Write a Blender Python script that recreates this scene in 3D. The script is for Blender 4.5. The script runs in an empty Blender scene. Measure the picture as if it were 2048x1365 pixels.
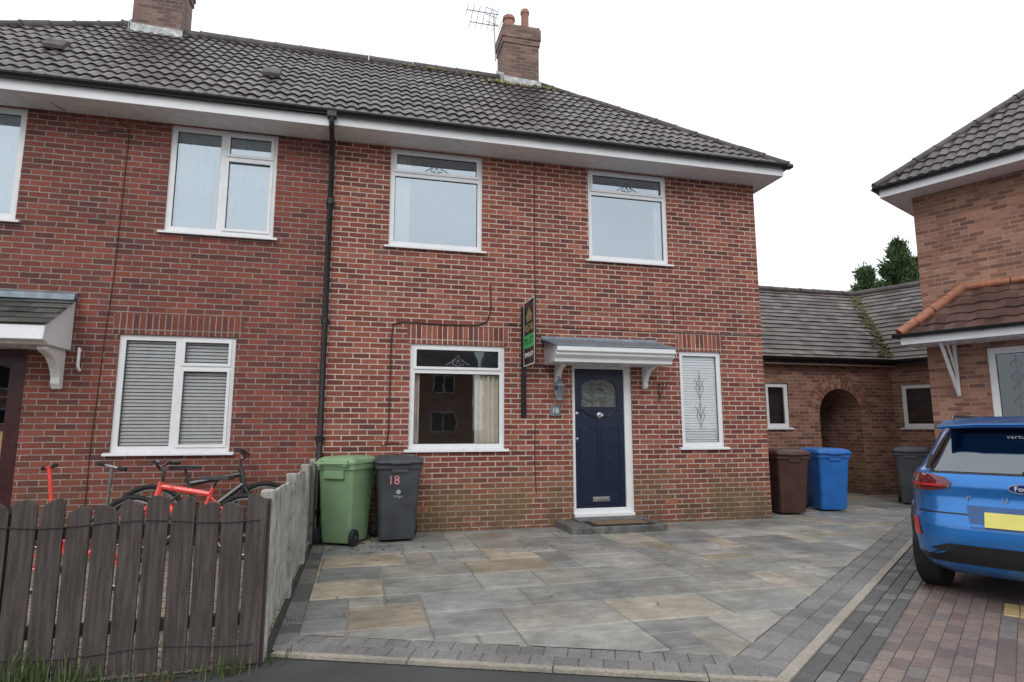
import bpy, bmesh, math, random
from mathutils import Vector, Matrix
random.seed(7)
rad=math.radians
scene=bpy.context.scene
COL=scene.collection

# ---------------------------------------------------------------- materials
def nodes(name):
    m=bpy.data.materials.new(name); m.use_nodes=True
    nt=m.node_tree; b=nt.nodes['Principled BSDF']
    return m,nt,b
def N(nt,t,**kw):
    n=nt.nodes.new(t)
    for k,v in kw.items(): setattr(n,k,v)
    return n
def mixc(nt,fac,a,b,mode='MIX'):
    n=N(nt,'ShaderNodeMix'); n.data_type='RGBA'; n.blend_type=mode
    for i,v in ((0,fac),(6,a),(7,b)):
        if isinstance(v,bpy.types.NodeSocket): nt.links.new(v,n.inputs[i])
        elif i==0: n.inputs[0].default_value=v
        else: n.inputs[i].default_value=(v[0],v[1],v[2],1)
    return n.outputs[2]
def math_(nt,op,a,b=0.0,c=None,clamp=False):
    n=N(nt,'ShaderNodeMath',operation=op); n.use_clamp=clamp
    for i,v in enumerate((a,b) if c is None else (a,b,c)):
        if isinstance(v,bpy.types.NodeSocket): nt.links.new(v,n.inputs[i])
        else: n.inputs[i].default_value=v
    return n.outputs[0]
def noise(nt,vec,scale,detail=4,rough=.6):
    n=N(nt,'ShaderNodeTexNoise'); n.inputs['Scale'].default_value=scale
    n.inputs['Detail'].default_value=detail; n.inputs['Roughness'].default_value=rough
    if vec is not None: nt.links.new(vec,n.inputs['Vector'])
    return n.outputs['Fac']
def ramp(nt,fac,stops,interp='LINEAR'):
    r=N(nt,'ShaderNodeValToRGB'); r.color_ramp.interpolation=interp
    e=r.color_ramp.elements
    while len(e)<len(stops): e.new(.5)
    for el,(p,c) in zip(e,stops): el.position=p; el.color=(c[0],c[1],c[2],1)
    nt.links.new(fac,r.inputs[0]); return r.outputs[0]
def mrange(nt,v,a,b,c=0,d=1):
    n=N(nt,'ShaderNodeMapRange'); nt.links.new(v,n.inputs[0])
    for i,x in enumerate((a,b,c,d)): n.inputs[i+1].default_value=x
    return n.outputs[0]
def bump(nt,b,h,strength=.3,dist=.01):
    n=N(nt,'ShaderNodeBump'); n.inputs['Strength'].default_value=strength
    n.inputs['Distance'].default_value=dist
    nt.links.new(h,n.inputs['Height']); nt.links.new(n.outputs[0],b.inputs['Normal'])
def simple(name,col,rough=.5,metal=0,nscale=6,namt=.2,bscale=80,bstr=.1,coat=0,spec=.5):
    m,nt,b=nodes(name)
    tc=N(nt,'ShaderNodeTexCoord').outputs['Object']
    f=noise(nt,tc,nscale)
    lo=[c*(1-namt) for c in col]; hi=[min(1,c*(1+namt)) for c in col]
    c=ramp(nt,f,[(.3,lo),(.7,hi)])
    nt.links.new(c,b.inputs['Base Color'])
    r=mrange(nt,noise(nt,tc,nscale*2.3),.3,.7,max(0,rough-.08),min(1,rough+.08)); nt.links.new(r,b.inputs['Roughness'])
    b.inputs['Metallic'].default_value=metal
    b.inputs['Coat Weight'].default_value=coat; b.inputs['Coat Roughness'].default_value=.03
    b.inputs['Specular IOR Level'].default_value=spec
    if bstr>0: bump(nt,b,noise(nt,tc,bscale),bstr,.004)
    return m
def brick_mat(name,stops,mortar,bw=.225,bh=.075,ms=.007,swap=False,moss=.8,mossz=.9,rough=.85,flake=.45):
    m,nt,b=nodes(name)
    uv=N(nt,'ShaderNodeTexCoord').outputs['UV']
    pos=N(nt,'ShaderNodeNewGeometry').outputs['Position']
    br=N(nt,'ShaderNodeTexBrick')
    nz=N(nt,'ShaderNodeTexNoise'); nz.inputs['Scale'].default_value=9; nt.links.new(uv,nz.inputs['Vector'])
    ad=N(nt,'ShaderNodeVectorMath',operation='MULTIPLY_ADD'); nt.links.new(nz.outputs['Color'],ad.inputs[0])
    ad.inputs[1].default_value=(.009,.009,0); nt.links.new(uv,ad.inputs[2])
    nt.links.new(ad.outputs[0],br.inputs['Vector'])
    br.offset=0.0 if swap else .5
    br.inputs['Scale'].default_value=1; br.inputs['Brick Width'].default_value=bw; br.inputs['Row Height'].default_value=bh
    br.inputs['Mortar Size'].default_value=ms; br.inputs['Mortar Smooth'].default_value=.15
    br.inputs['Color1'].default_value=(0,0,0,1); br.inputs['Color2'].default_value=(1,1,1,1); br.inputs['Mortar'].default_value=(.5,.5,.5,1)
    c=ramp(nt,br.outputs['Color'],stops)
    n1=noise(nt,pos,1.3,5); n2=noise(nt,pos,45,4,.7)
    c=mixc(nt,1,c,ramp(nt,n1,[(.3,(.76,.78,.82)),(.7,(1.18,1.14,1.08))]),'MULTIPLY')
    c=mixc(nt,1,c,ramp(nt,n2,[(.25,(.70,.70,.73)),(.75,(1.28,1.22,1.2))]),'MULTIPLY')
    ef=math_(nt,'MULTIPLY',mrange(nt,noise(nt,pos,24,6,.78),.60,.76),flake,clamp=True)
    c=mixc(nt,ef,c,(.44,.37,.33))
    mo=mixc(nt,1,mortar,ramp(nt,noise(nt,pos,3.5,5,.7),[(.3,(.55,.53,.53)),(.7,(1.2,1.17,1.15))]),'MULTIPLY')
    c=mixc(nt,br.outputs['Fac'],c,mo)
    if moss>0:
        sx=N(nt,'ShaderNodeSeparateXYZ'); nt.links.new(pos,sx.inputs[0])
        g=mrange(nt,sx.outputs[2],mossz,mossz*.45,0,1)
        gn=mrange(nt,noise(nt,pos,1.5,7,.75),.38,.54,0,1)
        g=math_(nt,'MULTIPLY',math_(nt,'MULTIPLY',g,gn,clamp=True),moss,clamp=True)
        c=mixc(nt,g,c,mixc(nt,br.outputs['Fac'],(.165,.115,.05),(.24,.20,.13)))
        g2=math_(nt,'MULTIPLY',mrange(nt,sx.outputs[2],.38,.02,0,1),mrange(nt,noise(nt,pos,3,5,.7),.4,.6,0,.6),clamp=True)
        c=mixc(nt,g2,c,(.06,.042,.03))
    nt.links.new(c,b.inputs['Base Color']); b.inputs['Roughness'].default_value=rough
    h=math_(nt,'SUBTRACT',math_(nt,'MULTIPLY',n2,.35),br.outputs['Fac'])
    bump(nt,b,h,.6,.008)
    return m
R18=[(0,(.13,.045,.038)),(.2,(.19,.055,.04)),(.45,(.245,.072,.048)),(.7,(.29,.088,.056)),(.9,(.35,.13,.085)),(1,(.15,.06,.055))]
RLH=[(0,(.11,.04,.035)),(.25,(.165,.05,.038)),(.5,(.215,.06,.042)),(.8,(.26,.075,.05)),(1,(.13,.05,.048))]
RRH=[(0,(.18,.09,.07)),(.3,(.28,.135,.092)),(.55,(.36,.175,.12)),(.8,(.42,.225,.155)),(1,(.23,.105,.082))]
ROB=[(0,(.15,.07,.055)),(.3,(.24,.11,.075)),(.6,(.31,.15,.10)),(.85,(.38,.21,.145)),(1,(.19,.085,.07))]
m_b18=brick_mat('brick_red',R18,(.60,.50,.43),ms=.0078,moss=.72,mossz=1.0)
m_blh=brick_mat('brick_dark_red',RLH,(.33,.28,.25),moss=.35,flake=.3)
m_brh=brick_mat('brick_orange',RRH,(.38,.31,.25),moss=.4,flake=.3)
m_bob=brick_mat('brick_brown',ROB,(.38,.31,.25),moss=.5,flake=.4)
m_sol18=brick_mat('brick_soldier',R18,(.60,.50,.43),bw=.075,bh=.45,swap=True,moss=0,ms=.0068)
m_solLH=brick_mat('brick_soldier_dark',RLH,(.33,.28,.25),bw=.075,bh=.45,swap=True,moss=0)
m_chim=brick_mat('brick_chimney',[(0,(.13,.085,.07)),(.5,(.21,.125,.10)),(1,(.29,.19,.155))],(.27,.245,.215),moss=0,flake=.5)

def tile_mat(name,cols,bw,bh,mossc=(.07,.075,.03),mossamt=.4,rough=.5,offset=.5,lich=.3):
    m,nt,b=nodes(name)
    uv=N(nt,'ShaderNodeTexCoord').outputs['UV']; pos=N(nt,'ShaderNodeNewGeometry').outputs['Position']
    br=N(nt,'ShaderNodeTexBrick'); nt.links.new(uv,br.inputs['Vector']); br.offset=offset
    br.inputs['Scale'].default_value=1; br.inputs['Brick Width'].default_value=bw; br.inputs['Row Height'].default_value=bh
    br.inputs['Mortar Size'].default_value=.003; br.inputs['Mortar Smooth'].default_value=.5
    br.inputs['Color1'].default_value=(0,0,0,1); br.inputs['Color2'].default_value=(1,1,1,1); br.inputs['Mortar'].default_value=(0,0,0,1)
    c=ramp(nt,br.outputs['Color'],[(0,cols[0]),(.5,cols[1]),(1,cols[2])])
    c=mixc(nt,1,c,ramp(nt,noise(nt,pos,1.1,6,.7),[(.3,(.7,.7,.7)),(.7,(1.3,1.28,1.25))]),'MULTIPLY')
    c=mixc(nt,math_(nt,'MULTIPLY',br.outputs['Fac'],.7),c,(.015,.014,.014))
    g=math_(nt,'MULTIPLY',mrange(nt,noise(nt,pos,2.6,7,.8),.53,.72),mossamt,clamp=True)
    c=mixc(nt,g,c,mossc)
    li=math_(nt,'MULTIPLY',mrange(nt,noise(nt,pos,30,4,.7),.62,.75),lich,clamp=True)
    c=mixc(nt,li,c,(.25,.24,.21))
    nt.links.new(c,b.inputs['Base Color'])
    nt.links.new(mrange(nt,noise(nt,pos,5),.3,.7,rough-.12,rough+.15),b.inputs['Roughness'])
    bump(nt,b,noise(nt,pos,60,5,.7),.25,.006)
    return m
m_tile=tile_mat('roof_tile_dark',[(.052,.040,.044),(.078,.063,.069),(.112,.094,.102)],.33,.33,mossamt=.22,rough=.36,offset=0)
m_slate=tile_mat('outbuilding_slate',[(.095,.082,.076),(.14,.122,.113),(.21,.185,.172)],.25,.2,mossc=(.11,.10,.06),mossamt=.35,rough=.6)
m_slate2=tile_mat('canopy_slate',[(.05,.052,.05),(.08,.085,.078),(.11,.115,.105)],.25,.16,mossamt=.5,rough=.45)
m_tilebr=tile_mat('canopy_tile_brown',[(.08,.042,.037),(.12,.063,.052),(.17,.095,.075)],.25,.2,mossamt=.15,rough=.4)
m_ridge=simple('ridge_tile_dark',(.085,.072,.072),.6,nscale=5,namt=.5,bstr=.4)
m_terr=simple('terracotta_tile',(.38,.15,.085),.6,nscale=6,namt=.45,bstr=.3)
m_pot=simple('clay_pot',(.34,.17,.12),.7,namt=.4,bstr=.3)
m_white=simple('white_upvc',(.82,.83,.84),.28,nscale=3,namt=.04,bstr=0)
m_whitep=simple('white_painted_timber',(.78,.77,.76),.45,nscale=9,namt=.12,bstr=.15)
m_black=simple('black_plastic',(.012,.013,.015),.3,namt=.3,bstr=0)
m_rubber=simple('rubber',(.014,.014,.015),.75,namt=.3,bstr=.1)
m_lead=simple('lead_sheet',(.20,.24,.28),.45,metal=.3,nscale=7,namt=.3,bstr=.3)
m_mortar=simple('pale_flashing',(.50,.51,.51),.6,nscale=12,namt=.5,bstr=.5)
m_navy=simple('navy_paint',(.006,.013,.040),.4,nscale=10,namt=.15,bstr=.0)
m_maroon=simple('maroon_paint',(.045,.008,.010),.35,namt=.2,bstr=.05)
m_steel=simple('brushed_steel',(.62,.62,.62),.25,metal=1,namt=.1,bstr=0)
m_room=simple('room_wall',(.30,.27,.23),.9,namt=.1,bstr=0)
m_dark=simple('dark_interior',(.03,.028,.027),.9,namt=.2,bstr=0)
m_curtain=simple('cream_curtain',(.80,.74,.63),.9,nscale=4,namt=.1,bstr=.1)
m_net=simple('net_curtain',(.55,.58,.61),.9,nscale=9,namt=.12,bstr=.1)
m_blind=simple('venetian_blind',(.66,.67,.66),.5,namt=.05,bstr=0)
m_blindw=simple('pale_blind',(.88,.89,.89),.5,namt=.04,bstr=0)
m_leadcame=simple('lead_came',(.20,.22,.22),.4,metal=.5,bstr=0)
m_cable=simple('cable_black',(.03,.02,.02),.6,bstr=0)
m_slateplq=simple('slate_plaque',(.16,.20,.22),.6,namt=.15)
m_stone=simple('step_stone',(.13,.13,.122),.55,nscale=7,namt=.5,bstr=.5)
m_mat=simple('coir_mat',(.20,.13,.075),.95,nscale=60,namt=.6,bstr=.8)
m_matb=simple('mat_rubber_border',(.025,.025,.025),.8)
m_green=simple('green_bin_plastic',(.215,.335,.185),.5,nscale=4,namt=.12,bstr=.12,bscale=200)
m_greenl=simple('green_lid_plastic',(.235,.365,.20),.42,nscale=4,namt=.1,bstr=.1)
m_grey=simple('charcoal_bin_plastic',(.055,.062,.070),.5,nscale=4,namt=.3,bstr=.15,bscale=200)
m_brown=simple('brown_bin_plastic',(.070,.032,.025),.45,nscale=4,namt=.25,bstr=.12)
m_blue=simple('blue_bin_plastic',(.018,.14,.46),.45,nscale=4,namt=.15,bstr=.1)
m_pink=simple('red_marker_paint',(.66,.22,.27),.6,bstr=0)
m_pale=simple('pale_mark',(.35,.37,.38),.6,bstr=0)
m_whitetxt=simple('white_lettering',(.8,.8,.8),.5,bstr=0,namt=.02)
m_gold=simple('gold_lettering',(.40,.29,.13),.5,bstr=0)
m_signblk=simple('sign_black',(.012,.012,.014),.3,bstr=0)
m_signgrn=simple('sign_green',(.05,.48,.14),.4,bstr=0)
m_alu=simple('aluminium',(.45,.46,.47),.35,metal=.9,bstr=0)
m_rim=simple('alloy_rim',(.25,.25,.26),.3,metal=.9,bstr=0)
m_redfr=simple('coral_red_frame',(.85,.07,.05),.35,coat=.5,bstr=0)
m_blkfr=simple('black_frame',(.02,.02,.022),.3,coat=.4,bstr=0)
m_tail=simple('tail_light_red',(.12,.006,.008),.1,coat=1,bstr=0)
m_refl=simple('reflector_red',(.75,.02,.02),.2,coat=1,bstr=0)
m_yel=simple('number_plate_yellow',(.72,.66,.16),.4,bstr=0,namt=.05)
m_trunk=simple('bark',(.06,.045,.035),.9,bstr=.5)
def leafmat(name,c1,c2):
    m,nt,b=nodes(name)
    oi=N(nt,'ShaderNodeNewGeometry').outputs['Position']
    c=ramp(nt,noise(nt,oi,1.7,5,.8),[(.3,c1),(.7,c2)])
    nt.links.new(c,b.inputs['Base Color']); b.inputs['Roughness'].default_value=.6
    return m
m_conifer=leafmat('conifer_foliage',(.025,.06,.022),(.10,.16,.06))
m_grass=leafmat('grass_blade',(.05,.08,.02),(.11,.15,.05))
m_dleaf=leafmat('dead_leaf',(.08,.03,.015),(.18,.08,.035))
def carpaint():
    m,nt,b=nodes('blue_car_paint')
    tc=N(nt,'ShaderNodeTexCoord').outputs['Object']
    c=ramp(nt,noise(nt,tc,900,1),[(.35,(.010,.14,.46)),(.65,(.022,.22,.64))])
    nt.links.new(c,b.inputs['Base Color']); b.inputs['Metallic'].default_value=.6; b.inputs['Roughness'].default_value=.30
    b.inputs['Coat Weight'].default_value=1; b.inputs['Coat Roughness'].default_value=.02
    return m
m_car=carpaint()
def glass(name,k,tint=(.82,.9,.97),tr=(.85,.88,.88),rough=.01):
    m,nt,b=nodes(name); nt.nodes.remove(b)
    out=nt.nodes['Material Output']
    t=N(nt,'ShaderNodeBsdfTransparent'); t.inputs[0].default_value=(*tr,1)
    g=N(nt,'ShaderNodeBsdfGlossy'); g.inputs['Color'].default_value=(*tint,1); g.inputs['Roughness'].default_value=rough
    lw=N(nt,'ShaderNodeLayerWeight'); lw.inputs[0].default_value=.3
    f=math_(nt,'MULTIPLY_ADD',lw.outputs['Fresnel'],.5,k,clamp=True)
    tc=N(nt,'ShaderNodeTexCoord').outputs['Object']
    bp=N(nt,'ShaderNodeBump'); bp.inputs['Strength'].default_value=.07; bp.inputs['Distance'].default_value=.01
    nt.links.new(noise(nt,tc,2.5,2),bp.inputs['Height']); nt.links.new(bp.outputs[0],g.inputs['Normal'])
    mx=N(nt,'ShaderNodeMixShader'); nt.links.new(f,mx.inputs[0]); nt.links.new(t.outputs[0],mx.inputs[1]); nt.links.new(g.outputs[0],mx.inputs[2])
    nt.links.new(mx.outputs[0],out.inputs['Surface']); return m
m_glup=glass('window_glass_sky',.46,tint=(.76,.87,.96))
m_gllo=glass('window_glass_low',.10,tr=(.94,.95,.95),rough=.015)
m_glcar=glass('car_glass',.22,tr=(.08,.09,.10))

def wood_mat(name,c1,c2,c3,scale=(18,18,1.2)):
    m,nt,b=nodes(name)
    tc=N(nt,'ShaderNodeTexCoord').outputs['Object']
    mp=N(nt,'ShaderNodeMapping'); mp.inputs['Scale'].default_value=scale; nt.links.new(tc,mp.inputs[0])
    f=noise(nt,mp.outputs[0],2.2,6,.75)
    c=ramp(nt,f,[(.3,c1),(.5,c2),(.72,c3)])
    g=mrange(nt,noise(nt,tc,3,5,.7),.5,.75,0,.4); c=mixc(nt,g,c,(.08,.08,.05))
    nt.links.new(c,b.inputs['Base Color']); b.inputs['Roughness'].default_value=.85
    bump(nt,b,f,.5,.006); return m
m_wood=wood_mat('weathered_brown_timber',(.030,.024,.021),(.072,.057,.051),(.135,.115,.105))
m_palew=wood_mat('weathered_pale_panel',(.10,.10,.08),(.42,.42,.38),(.60,.60,.56),(5,5,2.5))

def flag_mat():
    m,nt,b=nodes('sandstone_flags')
    at=N(nt,'ShaderNodeAttribute'); at.attribute_name='flagcol'
    pos=N(nt,'ShaderNodeNewGeometry').outputs['Position']
    f1=noise(nt,pos,2.0,6,.65); f2=noise(nt,pos,14,6,.7)
    mp=N(nt,'ShaderNodeMapping'); mp.inputs['Scale'].default_value=(1.5,5,1); mp.inputs['Rotation'].default_value=(0,0,.3); nt.links.new(pos,mp.inputs[0])
    f3=noise(nt,mp.outputs[0],2.2,7,.7)
    c=mixc(nt,1,at.outputs['Color'],ramp(nt,f1,[(.3,(.70,.72,.73)),(.7,(1.22,1.20,1.17))]),'MULTIPLY')
    c=mixc(nt,1,c,ramp(nt,f2,[(.3,(.82,.82,.81)),(.7,(1.15,1.15,1.15))]),'MULTIPLY')
    c=mixc(nt,1,c,ramp(nt,f3,[(.3,(.76,.76,.75)),(.65,(1.12,1.12,1.12))]),'MULTIPLY')
    g=mrange(nt,noise(nt,pos,.8,6,.7),.52,.72,0,.5); c=mixc(nt,g,c,(.16,.162,.145))
    # dark grime spots
    sp=math_(nt,'MULTIPLY',mrange(nt,noise(nt,pos,38,5,.75),.64,.74),.55,clamp=True); c=mixc(nt,sp,c,(.07,.07,.06))
    nt.links.new(c,b.inputs['Base Color'])
    nt.links.new(mrange(nt,f1,.35,.65,.32,.66),b.inputs['Roughness'])
    bump(nt,b,f2,.35,.006); return m
m_flag=flag_mat()
def paver_mat(name,stops,ang=0,bw=.2,bh=.1,rough=.6):
    m,nt,b=nodes(name)
    pos=N(nt,'ShaderNodeNewGeometry').outputs['Position']
    mp=N(nt,'ShaderNodeMapping'); mp.inputs['Rotation'].default_value=(0,0,ang); nt.links.new(pos,mp.inputs[0])
    br=N(nt,'ShaderNodeTexBrick'); nt.links.new(mp.outputs[0],br.inputs['Vector']); br.offset=.5
    br.inputs['Scale'].default_value=1; br.inputs['Brick Width'].default_value=bw; br.inputs['Row Height'].default_value=bh
    br.inputs['Mortar Size'].default_value=.004; br.inputs['Mortar Smooth'].default_value=.6
    br.inputs['Color1'].default_value=(0,0,0,1); br.inputs['Color2'].default_value=(1,1,1,1); br.inputs['Mortar'].default_value=(.5,.5,.5,1)
    c=ramp(nt,br.outputs['Color'],stops)
    n2=noise(nt,pos,60,4,.7); c=mixc(nt,1,c,ramp(nt,n2,[(.3,(.7,.7,.7)),(.7,(1.3,1.3,1.3))]),'MULTIPLY')
    c=mixc(nt,1,c,ramp(nt,noise(nt,pos,1.2,5),[(.3,(.75,.75,.75)),(.7,(1.15,1.15,1.15))]),'MULTIPLY')
    mc=ramp(nt,noise(nt,pos,2,4),[(.4,(.07,.06,.055)),(.6,(.075,.08,.045))])
    c=mixc(nt,br.outputs['Fac'],c,mc)
    nt.links.new(c,b.inputs['Base Color']); nt.links.new(mrange(nt,noise(nt,pos,1.8),.35,.65,rough-.2,rough+.1),b.inputs['Roughness'])
    bump(nt,b,math_(nt,'SUBTRACT',math_(nt,'MULTIPLY',n2,.3),br.outputs['Fac']),.6,.006); return m
LANG=math.atan2(3.83,5.25)
m_drive=paver_mat('block_paving_brown',[(0,(.15,.115,.105)),(.35,(.22,.16,.142)),(.7,(.25,.19,.168)),(1,(.18,.16,.155))],-LANG)
def grit(name,col,namt=.3):
    m,nt,b=nodes(name)
    pos=N(nt,'ShaderNodeNewGeometry').outputs['Position']
    c=ramp(nt,noise(nt,pos,55,4,.7),[(.3,[x*(1-namt) for x in col]),(.7,[x*(1+namt) for x in col])])
    c=mixc(nt,1,c,ramp(nt,noise(nt,pos,1.3,6,.75),[(.3,(.66,.66,.64)),(.7,(1.2,1.2,1.2))]),'MULTIPLY')
    nt.links.new(c,b.inputs['Base Color']); b.inputs['Roughness'].default_value=.6
    bump(nt,b,noise(nt,pos,90),.4,.004); return m
m_char=grit('charcoal_paver',(.185,.178,.178))
m_char2=grit('charcoal_paver_pale',(.225,.217,.215))
m_chard=grit('charcoal_paver_dark',(.11,.107,.108))
m_buffp=grit('buff_paver',(.42,.31,.15))
m_edging=grit('concrete_edging',(.37,.335,.28))
def ground_mat(name,c1,c2,sc,bs=.5,rough=.85,vor=False):
    m,nt,b=nodes(name)
    pos=N(nt,'ShaderNodeNewGeometry').outputs['Position']
    if vor:
        v=N(nt,'ShaderNodeTexVoronoi'); v.inputs['Scale'].default_value=sc; nt.links.new(pos,v.inputs['Vector'])
        sp=N(nt,'ShaderNodeSeparateColor'); nt.links.new(v.outputs['Color'],sp.inputs[0]); f=sp.outputs[0]; h=v.outputs['Distance']
    else: f=noise(nt,pos,sc,5,.75); h=f
    c=ramp(nt,f,[(.25,c1),(.75,c2)])
    c=mixc(nt,1,c,ramp(nt,noise(nt,pos,.8,6,.7),[(.3,(.65,.65,.62)),(.7,(1.2,1.2,1.2))]),'MULTIPLY')
    nt.links.new(c,b.inputs['Base Color']); b.inputs['Roughness'].default_value=rough
    bump(nt,b,h,bs,.01); return m
m_asph=ground_mat('asphalt',(.035,.035,.038),(.095,.095,.10),160)
m_gravel=ground_mat('gravel',(.12,.10,.07),(.42,.37,.30),55,1,vor=True)
m_bed=ground_mat('patio_bedding',(.15,.148,.135),(.30,.295,.27),40)

# ---------------------------------------------------------------- mesh helpers
FR={}
def empty(name,loc,rotz=0,**props):
    o=bpy.data.objects.new(name,None); o.location=loc; o.rotation_euler=(0,0,rotz); o.empty_display_size=.3
    COL.objects.link(o)
    FR[o.name]=Matrix.Translation(loc)@Matrix.Rotation(rotz,4,'Z')
    for k,v in props.items(): o[k]=v
    return o
def sub_empty(name,parent,world=True):
    o=bpy.data.objects.new(name,None); o.empty_display_size=.1; COL.objects.link(o); setpar(o,parent,world)
    return o
def setpar(o,p,world=True):
    o.parent=p
    if world and p.name in FR: o.matrix_parent_inverse=FR[p.name].inverted()
class MB:
    def __init__(s): s.v=[]; s.f=[]; s.m=[]
    def face(s,pts,m=0):
        i=len(s.v); s.v+=[tuple(p) for p in pts]; s.f.append(tuple(range(i,i+len(pts)))); s.m.append(m)
    def box(s,x0,x1,y0,y1,z0,z1,m=0):
        i=len(s.v)
        s.v+=[(x0,y0,z0),(x1,y0,z0),(x1,y1,z0),(x0,y1,z0),(x0,y0,z1),(x1,y0,z1),(x1,y1,z1),(x0,y1,z1)]
        for q in ((0,3,2,1),(4,5,6,7),(0,1,5,4),(1,2,6,5),(2,3,7,6),(3,0,4,7)): s.f.append(tuple(i+k for k in q)); s.m.append(m)
        return s
    def prism(s,poly,axis,a,b,m=0):
        def P(p,t): return (p[0],t,p[1]) if axis=='y' else ((t,p[0],p[1]) if axis=='x' else (p[0],p[1],t))
        n=len(poly); i=len(s.v)
        s.v+=[P(p,a) for p in poly]+[P(p,b) for p in poly]
        s.f.append(tuple(range(i,i+n))); s.m.append(m); s.f.append(tuple(range(i+2*n-1,i+n-1,-1))); s.m.append(m)
        for k in range(n):
            j=(k+1)%n; s.f.append((i+k,i+n+k,i+n+j,i+j)); s.m.append(m)
    def loft(s,rings,m=0,cap=(True,True)):
        i=len(s.v); n=len(rings[0])
        for r in rings: s.v+=[tuple(p) for p in r]
        for a in range(len(rings)-1):
            for k in range(n):
                j=(k+1)%n; s.f.append((i+a*n+k,i+a*n+j,i+(a+1)*n+j,i+(a+1)*n+k)); s.m.append(m)
        if cap[0]: s.f.append(tuple(range(i+n-1,i-1,-1))); s.m.append(m)
        if cap[1]: s.f.append(tuple(range(i+(len(rings)-1)*n,i+len(rings)*n))); s.m.append(m)
    def tube(s,pts,r,n=8,m=0,closed=False):
        pts=[Vector(p) for p in pts]; rs=r if isinstance(r,(list,tuple)) else [r]*len(pts)
        rings=[]; up=None
        for k,p in enumerate(pts):
            if closed: d=pts[(k+1)%len(pts)]-pts[k-1]
            elif k==0: d=pts[1]-p
            elif k==len(pts)-1: d=p-pts[-2]
            else: d=(pts[k+1]-p).normalized()+(p-pts[k-1]).normalized()
            d.normalize()
            if up is None: up=Vector((0,0,1)) if abs(d.z)<.9 else Vector((1,0,0))
            a=d.cross(up).normalized(); b=a.cross(d).normalized(); up=b
            rings.append([p+rs[k]*(a*math.cos(2*math.pi*q/n)+b*math.sin(2*math.pi*q/n)) for q in range(n)])
        if closed: rings.append(rings[0]); s.loft(rings,m,(False,False))
        else: s.loft(rings,m)
    def cyl(s,p0,p1,r0,r1=None,n=16,m=0): s.tube([p0,p1],[r0,r0 if r1 is None else r1],n,m)
    def lathe(s,prof,c,axis='z',n=24,m=0):
        rings=[]
        for r,h in prof:
            R=[]
            for q in range(n):
                a=2*math.pi*q/n; x,y=r*math.cos(a),r*math.sin(a)
                R.append({'z':(c[0]+x,c[1]+y,c[2]+h),'x':(c[0]+h,c[1]+x,c[2]+y),'y':(c[0]+x,c[1]+h,c[2]+y)}[axis])
            rings.append(R)
        s.loft(rings,m)
    def plate(s,x0,x1,z0,z1,holes,y=0.0,depth=.1,m=0,outer=False):
        xs=sorted({x0,x1,*[h[0] for h in holes],*[h[1] for h in holes]}); zs=sorted({z0,z1,*[h[2] for h in holes],*[h[3] for h in holes]})
        for a,b in zip(xs,xs[1:]):
            for c,d in zip(zs,zs[1:]):
                cx,cz=(a+b)/2,(c+d)/2
                if any(h[0]<cx<h[1] and h[2]<cz<h[3] for h in holes): continue
                s.face([(a,y,c),(b,y,c),(b,y,d),(a,y,d)],m)
        for h in holes:
            a,b,c,d=h[:4]; e=y+depth
            s.face([(a,y,c),(a,y,d),(a,e,d),(a,e,c)],m); s.face([(b,y,c),(b,e,c),(b,e,d),(b,y,d)],m)
            s.face([(a,y,c),(a,e,c),(b,e,c),(b,y,c)],m); s.face([(a,y,d),(b,y,d),(b,e,d),(a,e,d)],m)
        if outer:
            a,b,c,d=x0,x1,z0,z1; e=y+depth
            s.face([(a,y,c),(a,e,c),(a,e,d),(a,y,d)],m); s.face([(b,y,c),(b,y,d),(b,e,d),(b,e,c)],m)
            s.face([(a,y,c),(b,y,c),(b,e,c),(a,e,c)],m); s.face([(a,y,d),(a,e,d),(b,e,d),(b,y,d)],m)
    def build(s,name,parent=None,mats=None,smooth=False,bevel=0,world=True,fixn=True,**props):
        me=bpy.data.meshes.new(name); me.from_pydata(s.v,[],s.f)
        for mt in (mats if isinstance(mats,(list,tuple)) else [mats]): me.materials.append(mt)
        for p,mi in zip(me.polygons,s.m): p.material_index=mi; p.use_smooth=smooth
        if fixn:
            bm=bmesh.new(); bm.from_mesh(me); bmesh.ops.remove_doubles(bm,verts=bm.verts,dist=1e-5); bmesh.ops.recalc_face_normals(bm,faces=bm.faces); bm.to_mesh(me); bm.free()
        uv=me.uv_layers.new(name='UVMap')
        for p in me.polygons:
            n=p.normal; ax=max(range(3),key=lambda k:abs(n[k]))
            for li in p.loop_indices:
                c=me.vertices[me.loops[li].vertex_index].co
                uv.data[li].uv=(c[1],c[2]) if ax==0 else ((c[0],c[2]) if ax==1 else (c[0],c[1]))
        o=bpy.data.objects.new(name,me); COL.objects.link(o)
        if parent is not None: setpar(o,parent,world)
        if bevel>0:
            bv=o.modifiers.new('bevel','BEVEL'); bv.width=bevel; bv.segments=2; bv.limit_method='ANGLE'; bv.angle_limit=rad(40)
        if smooth:
            try: me.set_sharp_from_angle(angle=rad(40))
            except Exception: pass
        for k,v in props.items(): o[k]=v
        return o
def text(name,body,size,mat4,mat,parent,ext=.002,world=True,sx=1):
    cu=bpy.data.curves.new(name,'FONT'); cu.body=body; cu.size=size; cu.extrude=ext; cu.align_x='CENTER'; cu.align_y='CENTER'; cu.resolution_u=3
    t=bpy.data.objects.new(name+'_t',cu); COL.objects.link(t)
    dg=bpy.context.evaluated_depsgraph_get(); me=bpy.data.meshes.new_from_object(t.evaluated_get(dg))
    bpy.data.objects.remove(t); me.transform(mat4@Matrix.Diagonal((sx,1,1,1))); me.materials.clear(); me.materials.append(mat); me.name=name
    o=bpy.data.objects.new(name,me); COL.objects.link(o)
    if parent is not None: setpar(o,parent,world)
    return o
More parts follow.
